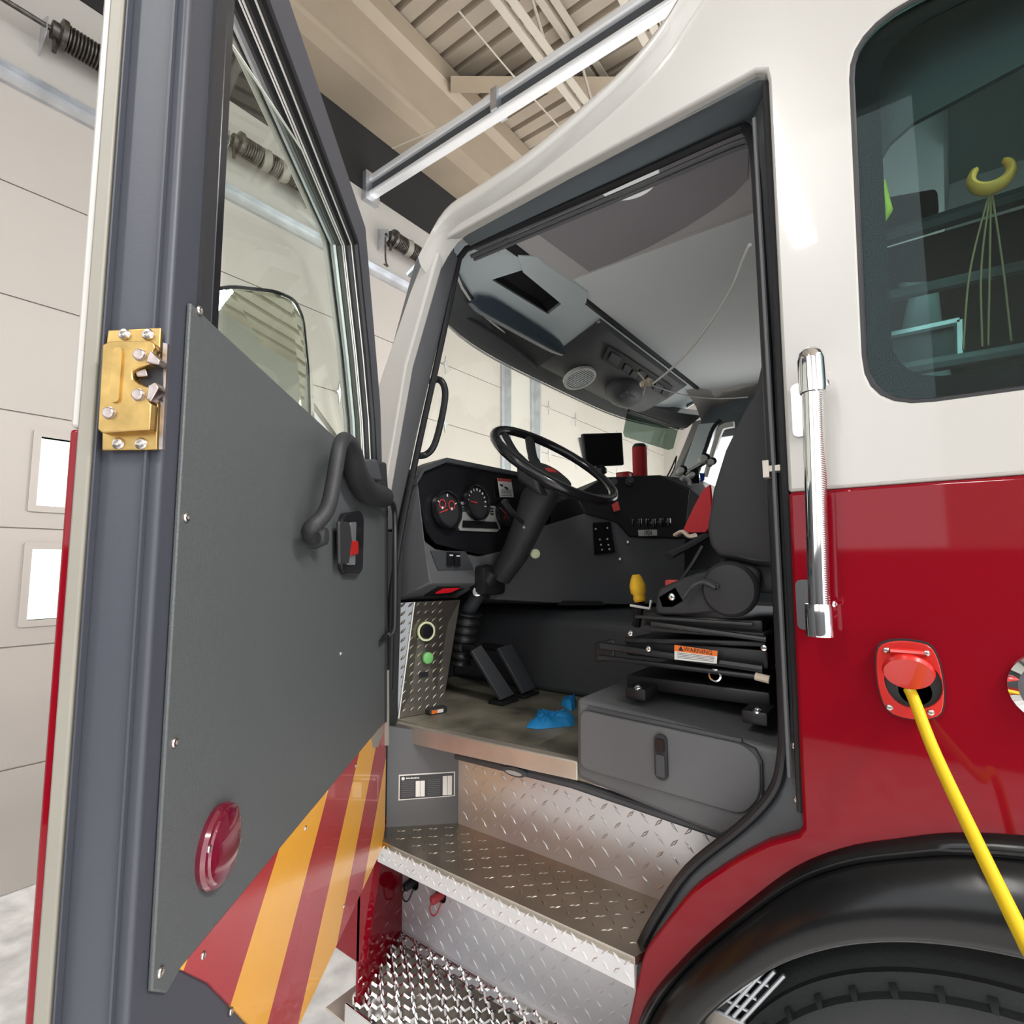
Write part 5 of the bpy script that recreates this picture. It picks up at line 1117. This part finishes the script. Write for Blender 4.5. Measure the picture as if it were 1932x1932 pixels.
es([(-0.004, 1.884), (0.005, 1.875), (0.004, 1.871), (-0.002, 1.872), (-0.007, 1.873)], 1.054, 1.0645, 'latch_claw', 'steel', bevel=.001)
es([(-0.019, 1.867), (-0.010, 1.870), (-0.008, 1.863), (-0.017, 1.862)], 1.054, 1.059, 'latch_pawl', 'steel', bevel=.001)
es([(-0.004, 1.853), (0.002, 1.856), (0.005, 1.851), (-0.001, 1.839), (-0.005, 1.841)], 1.054, 1.0640, 'latch_claw', 'steel', bevel=.001)
es([(-0.016, 1.873), (0.001, 1.874), (0.003, 1.841), (-0.009, 1.852), (-0.017, 1.859)], 1.0532, 1.0545, 'latch_mouth', 'black', smooth=0)
es([(0.000, 1.895), (0.004, 1.894), (0.005, 1.800), (0.002, 1.800)], 1.050, 1.0535, 'latch_side_flange', 'steel')
for t_, z_ in ((-0.033, 1.902), (-0.013, 1.902), (-0.032, 1.805), (-0.013, 1.805)):
    bm = B(); bolt(bm, ep(t_, z_, 1.053), dD, .0052); obj('latch_screw', bm, 'screw', D)
for (t_, z_), r in ((((-0.013, 1.880)), .0047), (((-0.012, 1.845)), .0047), (((-0.035, 1.829)), .0047)):
    bm = B(); lathe(bm, [(r * 1.2, 0), (r * 1.15, .0008), (r, .001), (r, .0028), (r * .8, .0036), (0, .0036)], ep(t_, z_, 1.0622), dD, 18); obj('latch_rivet', bm, 'steel', D)
# red lamp, grab handle, release lever, check arm
lc = dp(.925, 1.416, .004)
bm = B(); lathe(bm, [(.039, 0), (.040, .006), (.038, .010), (.034, .011)], lc, dN, 36); lathe(bm, [(.036, .009), (.033, .013), (.02, .017), (0, .018)], lc, dN, 36); obj('courtesy_lamp', bm, 'lens', D, label='round red courtesy lamp')
for a in (200, 20):
    bm = B(); bolt(bm, lc + dD * .034 * math.cos(R(a)) + V(0, 0, .034 * math.sin(R(a))) + dN * .010, dN, .004); obj('lamp_screw', bm, 'screw', D)
def dq(px, py, t): return None
hp = [dp(*(0.665, 1.741), .012), dp(*(0.743, 1.751), .03), dp(*(0.736, 1.770), .045), dp(*(0.719, 1.795), .05), dp(*(0.692, 1.852), .05), dp(*(0.672, 1.891), .05), dp(*(0.623, 1.911), .045), dp(*(0.561, 1.909), .04), dp(*(0.486, 1.879), .03), dp(*(0.360, 1.861), .02), dp(*(0.177, 1.869), .02)]
bm = B(); sp2 = spline(hp, 5); n = len(sp2); tube(bm, sp2, [.0115 if i < n * .62 else .0115 + .016 * min(1, (i - n * .62) / (n * .25)) for i in range(n)], 12, flat=1.0); obj('pull_handle', bm, 'blackm', D, smooth=60)
bm = B(); lathe(bm, [(.019, 0), (.019, .012), (.013, .026), (0, .03)], dp(*(0.661, 1.746), .004), dN, 20); obj('handle_foot', bm, 'blackm', D)
bz = [(0.500, 1.798), (0.375, 1.815), (0.346, 1.805), (0.344, 1.692), (0.379, 1.680), (0.482, 1.683), (0.507, 1.696), (0.516, 1.780)]
bm = B(); prism(bm, rpoly(bz, .012), dp, .004, .015); obj('lever_bezel', bm, 'blackg', D, bevel=.003)
bm = B(); prism(bm, rpoly([(0.465, 1.784), (0.420, 1.788), (0.420, 1.702), (0.477, 1.702)], .004), dp, .0145, .0165); obj('lever_cup', bm, 'galv', D)
bm = B(); prism(bm, rpoly([(0.477, 1.748), (0.416, 1.750), (0.413, 1.723), (0.475, 1.719)], .008), dp, .016, .021); obj('lever_indicator', bm, 'redp', D, bevel=.002)
bm = B(); prism(bm, rpoly([(0.560, 1.779), (0.489, 1.782), (0.470, 1.748), (0.488, 1.704), (0.549, 1.702)], .006), dp, .015, .022); obj('release_lever', bm, 'blackm', D, bevel=.003)
bm = B(); prism(bm, [(0.481, 1.903), (0.367, 1.927), (0.300, 1.890), (0.461, 1.868)], dp, .004, .045); obj('check_bracket', bm, 'greyd', D, bevel=.005)
bm = B(); prism(bm, [(0.347, 1.927), (0.186, 1.955), (0.150, 1.876), (0.310, 1.880)], dp, .002, .03); obj('upper_hinge', bm, 'blackm', D, bevel=.006)
for px in ((697, 876, 0),): pass
for s, z in ((0.370, 1.913), (0.351, 1.882), (0.208, 1.862)):
    bm = B(); bolt(bm, dp(s, z, .03), dN, .007); obj('hinge_bolt', bm, 'screw', D)
bm = B(); tube(bm, spline([dp(*(0.289, 1.871), .03), dp(*(0.139, 1.864), .03), (-1.135, -0.020, 1.846), (-1.129, -0.020, 1.724), (-1.126, -0.020, 1.584), (-1.130, -0.020, 1.529), dp(*(0.058, 1.516), .012), dp(*(0.119, 1.504), .006)], 5), .0075, 8); obj('wiring_conduit', bm, 'black', D)
bm = B(); prism(bm, [(.0, 1.285), (.018, 1.285), (.075, 1.88), (.055, 1.9)], dp, -.01, .010); obj('hinge_side_seal', bm, 'black', D)
bm = B(); prism(bm, [(-.01, 1.22), (.0, 1.22), (.02, 1.42), (.01, 1.42)], dp, .002, .014); obj('hinge_cover_strip', bm, 'beige', D)
# outside mirror ahead of the door, seen through its window
MR = part_empty('side_mirror', (-1.273, -0.324, 2.228), T)
mq = [Vector(p) for p in ((-1.400, -0.408, 2.395), (-1.361, -0.368, 2.409), (-1.289, -0.295, 2.404), (-1.246, -0.266, 2.380), (-1.223, -0.255, 2.329), (-1.190, -0.258, 2.195), (-1.159, -0.268, 2.053), (-1.162, -0.279, 2.023), (-1.318, -0.426, 2.018))]
mc = sum(mq, V(0, 0, 0)) / len(mq); mn = (mq[2] - mq[0]).cross(mq[-1] - mq[0]).normalized(); mn = mn if mn.dot(V(0, -1, 1.7) - mc) > 0 else -mn
tilt = mn
loop = [mc + (p - mc) for p in mq]
def rp3(pts, r, n=3):
    out = []; N = len(pts)
    for i in range(N):
        p0, p, p1 = pts[i - 1], pts[i], pts[(i + 1) % N]; rr = min(r, (p0 - p).length * .45, (p1 - p).length * .45)
        a = p + (p0 - p).normalized() * rr; b = p + (p1 - p).normalized() * rr
        for k in range(n + 1):
            t = k / n; out.append(a * (1 - t) ** 2 + p * 2 * t * (1 - t) + b * t * t)
    return out
loop = rp3(loop, .02)
bm = B(); loft(bm, [[mc + (p - mc) * 1.03 + mn * -.01 for p in loop], [mc + (p - mc) * 1.04 + mn * .0 for p in loop], [mc + (p - mc) * 1.0 + mn * .006 for p in loop], [mc + (p - mc) * .96 + mn * .001 for p in loop], [mc + (p - mc) * .95 - mn * .02 for p in loop]]); obj('housing', bm, 'blackg', MR)
bm = B(); loft(bm, [[mc + (p - mc) * 1.03 - mn * .01 for p in loop], [mc + (p - mc) * .96 - mn * .08 for p in loop], [mc + (p - mc) * .6 - mn * .12 for p in loop]]); obj('back_shell', bm, 'chrome', MR)
bm = B(); tq = [mc + (p - mc) * .965 + mn * .002 + V(0, 0, 0) for p in loop]; hexa(bm, tq, [p - mn * .003 for p in tq]); obj('mirror_face', bm, 'mirror', MR, smooth=0)
bm = B(); tube(bm, [mc - mn * .1, mc - mn * .1 + V(-.1, .35, -.25), V(-1.5, .05, 1.75)], .014, 8); obj('mirror_arm', bm, 'chrome', MR)

# ================================================================== LOOSE THINGS
# nitrile gloves on the cab floor
def rag(name, outline, z, h, m, label, cat, seed, sub=5):
    rnd = random.Random(seed); bm = B(); cx = sum(p[0] for p in outline) / len(outline); cy = sum(p[1] for p in outline) / len(outline); rows = []
    o2 = rpoly(outline, .012, 3)
    for k in range(sub + 1):
        s = 1 - k / (sub + .2)
        rows.append([Vector((cx + (x - cx) * s, cy + (y - cy) * s, z + (0.001 if k == 0 else h * (.35 + .65 * math.sin(math.pi * min(1, k / sub * .9))) * (.55 + .9 * rnd.random())))) for x, y in o2])
    loft(bm, rows); return tag(obj(name, bm, m, smooth=80), label, cat, 'used blue gloves dropped on the cab floor' if cat == 'glove' else None)
rag('disposable_glove', [(-0.911, 0.268), (-0.926, 0.343), (-0.971, 0.409), (-0.929, 0.403), (-0.879, 0.389), (-0.860, 0.454), (-0.807, 0.363), (-0.848, 0.308), (-0.872, 0.278)], 1.25, .020, 'blue', 'crumpled blue nitrile glove nearest the cab sill', 'glove', 3)
rag('disposable_glove', [(-0.966, 0.544), (-0.964, 0.618), (-0.956, 0.625), (-0.905, 0.538), (-0.890, 0.486)], 1.25, .022, 'blue', 'blue nitrile glove half hidden beside the seat box', 'glove', 5)
p = Vector((-1.221, 0.233, 1.250)); kb = thing('door_remote', p, 'small black remote with orange and white label by the kick panel', 'remote')
e1 = V(.75, .66, 0); e2 = V(-.66, .75, 0)
def kf(a, b, t): return p + e2 * a + e1 * b + V(0, 0, t)
bm = B(); prism(bm, rrect(-.032, .032, -.018, .018, .008), lambda a, b, t: p + V(.03, .03, 0) * 0 + V(.30, .95, 0) * a + V(.95, -.30, 0) * b + V(0, 0, t), 0.0005, .018); obj('case', bm, 'blackm', kb, bevel=.003)
bm = B(); prism(bm, [(-.024, 0), (.004, 0), (.004, .001), (-.024, .001)], lambda a, b, t: p + V(.30, .95, 0) * a + V(.95, -.30, 0) * t + V(0, 0, .004 + b * 10), .0182, .0188); obj('orange_label', bm, 'orange', kb, smooth=0)
bm = B(); prism(bm, [(-.004, 0), (.016, 0), (.016, .001), (-.004, .001)], lambda a, b, t: p + V(.30, .95, 0) * a + V(.95, -.30, 0) * t + V(0, 0, .004 + b * 10), .0188, .0192); obj('white_label', bm, 'label', kb, smooth=0)
# display on the dash
mo = thing('display_screen', (-1.146, 1.226, 2.151), 'small black display screen on a ball mount above the dash', 'screen')
q = [Vector(v) for v in ((-1.212, 1.157, 2.302), (-1.091, 1.321, 2.321), (-1.093, 1.339, 2.169), (-1.208, 1.179, 2.149))]
nn = (q[1] - q[0]).cross(q[3] - q[0]).normalized(); nn = nn if nn.dot(V(0, -1, 1.7) - q[0]) > 0 else -nn
bm = B(); hexa(bm, q, [v - nn * .025 for v in q]); obj('screen_body', bm, 'blackm', mo, bevel=.005)
c_ = sum(q, V(0, 0, 0)) / 4; bm = B(); hexa(bm, [c_ + (v - c_) * .93 + nn * .0008 for v in q], [c_ + (v - c_) * .93 - nn * .004 for v in q]); obj('screen_glass', bm, 'blackg', mo, smooth=0)
bm = B(); lathe(bm, [(.012, 0), (.03, .012), (.03, .03), (.012, .05), (.012, .09)], (-1.172, 1.248, 2.115), (0, 0, 1), 14); obj('ball_mount', bm, 'black', mo)
q = [Vector(v) for v in ((-1.244, 1.173, 2.290), (-1.240, 1.200, 2.299), (-1.231, 1.221, 2.175), (-1.230, 1.198, 2.167))]
bm = B(); hexa(bm, q, [v + V(-.012, .015, 0) for v in q]); tag(obj('folded_paper', bm, 'label'), 'folded white paper tucked behind the small dash screen', 'paper')
ex = thing('fire_extinguisher', (-1.113, 1.565, 2.142), 'red cylinder with a black cap standing on the dash', 'extinguisher')
c0, c1 = Vector((-1.114, 1.566, 2.129)), Vector((-1.103, 1.552, 2.313)); hgt = (c1 - c0).length
bm = B(); lathe(bm, [(.034, 0), (.037, .004), (.037, hgt * .88), (.033, hgt * .9)], c0, (0, 0, 1), 24); obj('cylinder', bm, 'redb', ex)
bm = B(); lathe(bm, [(.036, hgt * .86), (.036, hgt * .93), (.026, hgt * .99), (0, hgt)], c0, (0, 0, 1), 24); obj('cap', bm, 'black', ex)
q = Vector((-1.154, 1.472, 2.145)); bm = B(); box(bm, q.x - .035, q.x + .035, q.y - .03, q.y + .03, q.z - .02, q.z + .012, .004); tag(obj('red_box', bm, 'redp'), 'small bright red box on the dash left of the red cylinder', 'box')
# radio handset and clips by the far pillar
hs = thing('handset_bracket', (-0.844, 1.579, 2.143), 'chrome and black handset bracket by the far front pillar', 'bracket')
bm = B(); tube(bm, [(-0.915, 1.529, 2.113), (-0.797, 1.609, 2.188)], .010, 8); tube(bm, [(-0.907, 1.536, 2.105), (-0.864, 1.564, 2.143), (-0.784, 1.617, 2.198)], .006, 6); obj('arm', bm, 'chrome', hs)
for a, r in ((((-0.890, 1.519, 2.142)), .017), (((-0.802, 1.579, 2.197)), .020), (((-0.847, 1.554, 2.122)), .013), (((-0.775, 1.601, 2.181)), .016)):
    bm = B(); lathe(bm, [(r, -.015), (r, .012), (r * .7, .018), (0, .018)], a, (.5, -.8, .2), 14); f = obj('clip_knob', bm, 'label', hs)
    bm = B(); lathe(bm, [(r * 1.1, -.02), (r * 1.15, -.006), (r * 1.05, -.002)], Vector(a) + V(.012, .01, .012), (.5, -.8, .2), 14); obj('knob_collar', bm, 'black', hs)
bm = B(); tube(bm, spline([(-0.901, 1.518, 2.084), (-0.879, 1.531, 2.114), (-0.859, 1.549, 2.094), (-0.862, 1.549, 2.074)], 4), .009, 8); obj('coiled_lead', bm, 'label', hs)
bm = B(); hexa(bm, [(-0.815, 1.564, 2.132), (-0.795, 1.580, 2.130), (-0.799, 1.581, 2.097), (-0.813, 1.571, 2.087)], [(-0.824, 1.594, 2.137), (-0.804, 1.610, 2.135), (-0.808, 1.611, 2.102), (-0.823, 1.601, 2.092)]); obj('blue_grip', bm, 'bluep', hs)
bm = B(); hexa(bm, [(-0.856, 1.570, 2.143), (-0.827, 1.590, 2.158), (-0.827, 1.598, 2.087), (-0.860, 1.574, 2.087)], [(-0.873, 1.619, 2.151), (-0.843, 1.640, 2.166), (-0.843, 1.648, 2.094), (-0.876, 1.623, 2.095)]); obj('handset', bm, 'black', hs, bevel=.005)
bm = B(); tube(bm, spline([(-0.974, 1.547, 2.116), (-0.954, 1.569, 2.166), (-0.937, 1.599, 2.229)], 5), .004, 6); tube(bm, spline([(-0.966, 1.554, 2.110), (-0.942, 1.578, 2.169), (-0.934, 1.600, 2.235)], 5), .003, 6)
tag(obj('thin_cable', bm, 'blackm'), 'thin dark cables rising from the dash to the far pillar', 'cable')
# yellow cloth tied near the seat, with a white hook
yb = thing('yellow_marker', (-0.576, 0.300, 1.641), 'yellow fabric wrapped lever end in front of the driver seat', 'marker')
y0, y1 = Vector((-0.573, 0.300, 1.607)), Vector((-0.583, 0.300, 1.675))
bm = B(); ax_ = (y1 - y0); tube(bm, [y0, y0.lerp(y1, .12), y0.lerp(y1, .26), y0.lerp(y1, .34), y0.lerp(y1, .6), y0.lerp(y1, .85), y1], [.020, .024, .022, .029, .030, .022, .014], 8, flat=.6); obj('fabric_sleeve', bm, 'yellow', yb, smooth=70)
bm = B(); tube(bm, [(-0.595, 0.290, 1.598), (-0.536, 0.270, 1.594), (-0.532, 0.270, 1.614)], .0032, 8); obj('white_hook', bm, 'wcord', yb)
bm = B(); tube(bm, [y0, (-0.595, 0.320, 1.546)], .012, 8); obj('lever', bm, 'black', yb)
# hanging white cord in the cab
bm = B(); tube(bm, spline([(-0.277, 0.300, 2.445), (-0.320, 0.420, 2.480), (-0.391, 0.580, 2.492), (-0.512, 0.780, 2.496), (-0.642, 0.950, 2.488), (-0.776, 1.100, 2.485), (-0.885, 1.200, 2.481)], 6), .0045, 8)
tag(obj('white_cord', bm, 'wcord'), 'white cord drooping from the roof above the driver seat to the switches', 'cord')
q = Vector((-0.922, 1.220, 2.499)); bm = B(); lathe(bm, [(.010, -.03), (.016, -.02), (.014, .0), (.02, .008), (.008, .03)], q, (.6, .5, .3), 12); tube(bm, [q, q + V(-.03, -.02, .05)], .004, 6); tube(bm, [q, q + V(-.02, .01, -.05)], .004, 6)
tag(obj('cord_clip', bm, 'pink'), 'pale clip gathering the cords below the overhead switches', 'clip')
bm = B(); tube(bm, spline([(-0.885, 1.200, 2.472), (-0.855, 1.500, 2.502), (-0.766, 1.700, 2.517), (-0.664, 1.900, 2.555)], 6), .003, 6)
tag(obj('thin_wire', bm, 'wcord'), 'thin pale wire running level from the clip behind the driver seat', 'wire')
# shoreline cable
bm = B(); cp = spline([(-0.026, -0.012, 1.520), (-0.020, -0.024, 1.505), (-0.002, -0.079, 1.454), (0.030, -0.173, 1.388), (0.059, -0.258, 1.333), (0.089, -0.354, 1.281), (.16, -.50, .75), (.24, -.56, .25), (.42, -.62, .012), (.9, -.75, .012)], 8)
tube(bm, cp, .0074, 12); tag(obj('power_cord', bm, 'cord', smooth=70), 'yellow power cord plugged into the red inlet and hanging down', 'cord')
# things hanging inside the rear cab window
bm = B(); ring = []
for k in range(25):
    a = R(130 + 280 * k / 24); ring.append(Vector((0.125, 0.100, 2.313)) + V(.024 * math.cos(a), 0, .022 * math.sin(a)))
tube(bm, ring, [.006 + .010 * math.sin(math.pi * k / 24) ** .5 for k in range(25)], 8, flat=.5); tag(obj('open_ring_clip', bm, 'ochre', smooth=60), 'ochre open ring clip hanging inside the rear cab window', 'clip')
bm = B(); 
for a, b in ((1851, 1858), (1868, 1866), (1893, 1896), (1828, 1832)): tube(bm, spline([(0.125, 0.110, 2.299), tuple(Vector((0, 0, 0)) + (Vector((0.116, 0.110, 2.170)) + V((a - 1870) * .0006, 0, 0))), tuple(Vector((0.108, 0.110, 2.042)) + V((b - 1870) * .0009, 0, 0))], 6), .0015, 6)
tag(obj('hanging_strap', bm, 'strap'), 'tan drawcords hanging from the ochre ring behind the rear glass', 'strap')
q = Vector((-0.018, 0.120, 2.326)); bm = B(); tube(bm, [q + V(.004, 0, .05), q + V(.004, 0, .02), q + V(.006, 0, -.005), q + V(.0, 0, -.026)], [.008, .013, .016, .004], 10, flat=.6)
tag(obj('yellow_tab', bm, 'lime', smooth=70), 'yellow tab hanging at the left edge inside the rear glass', 'tab')
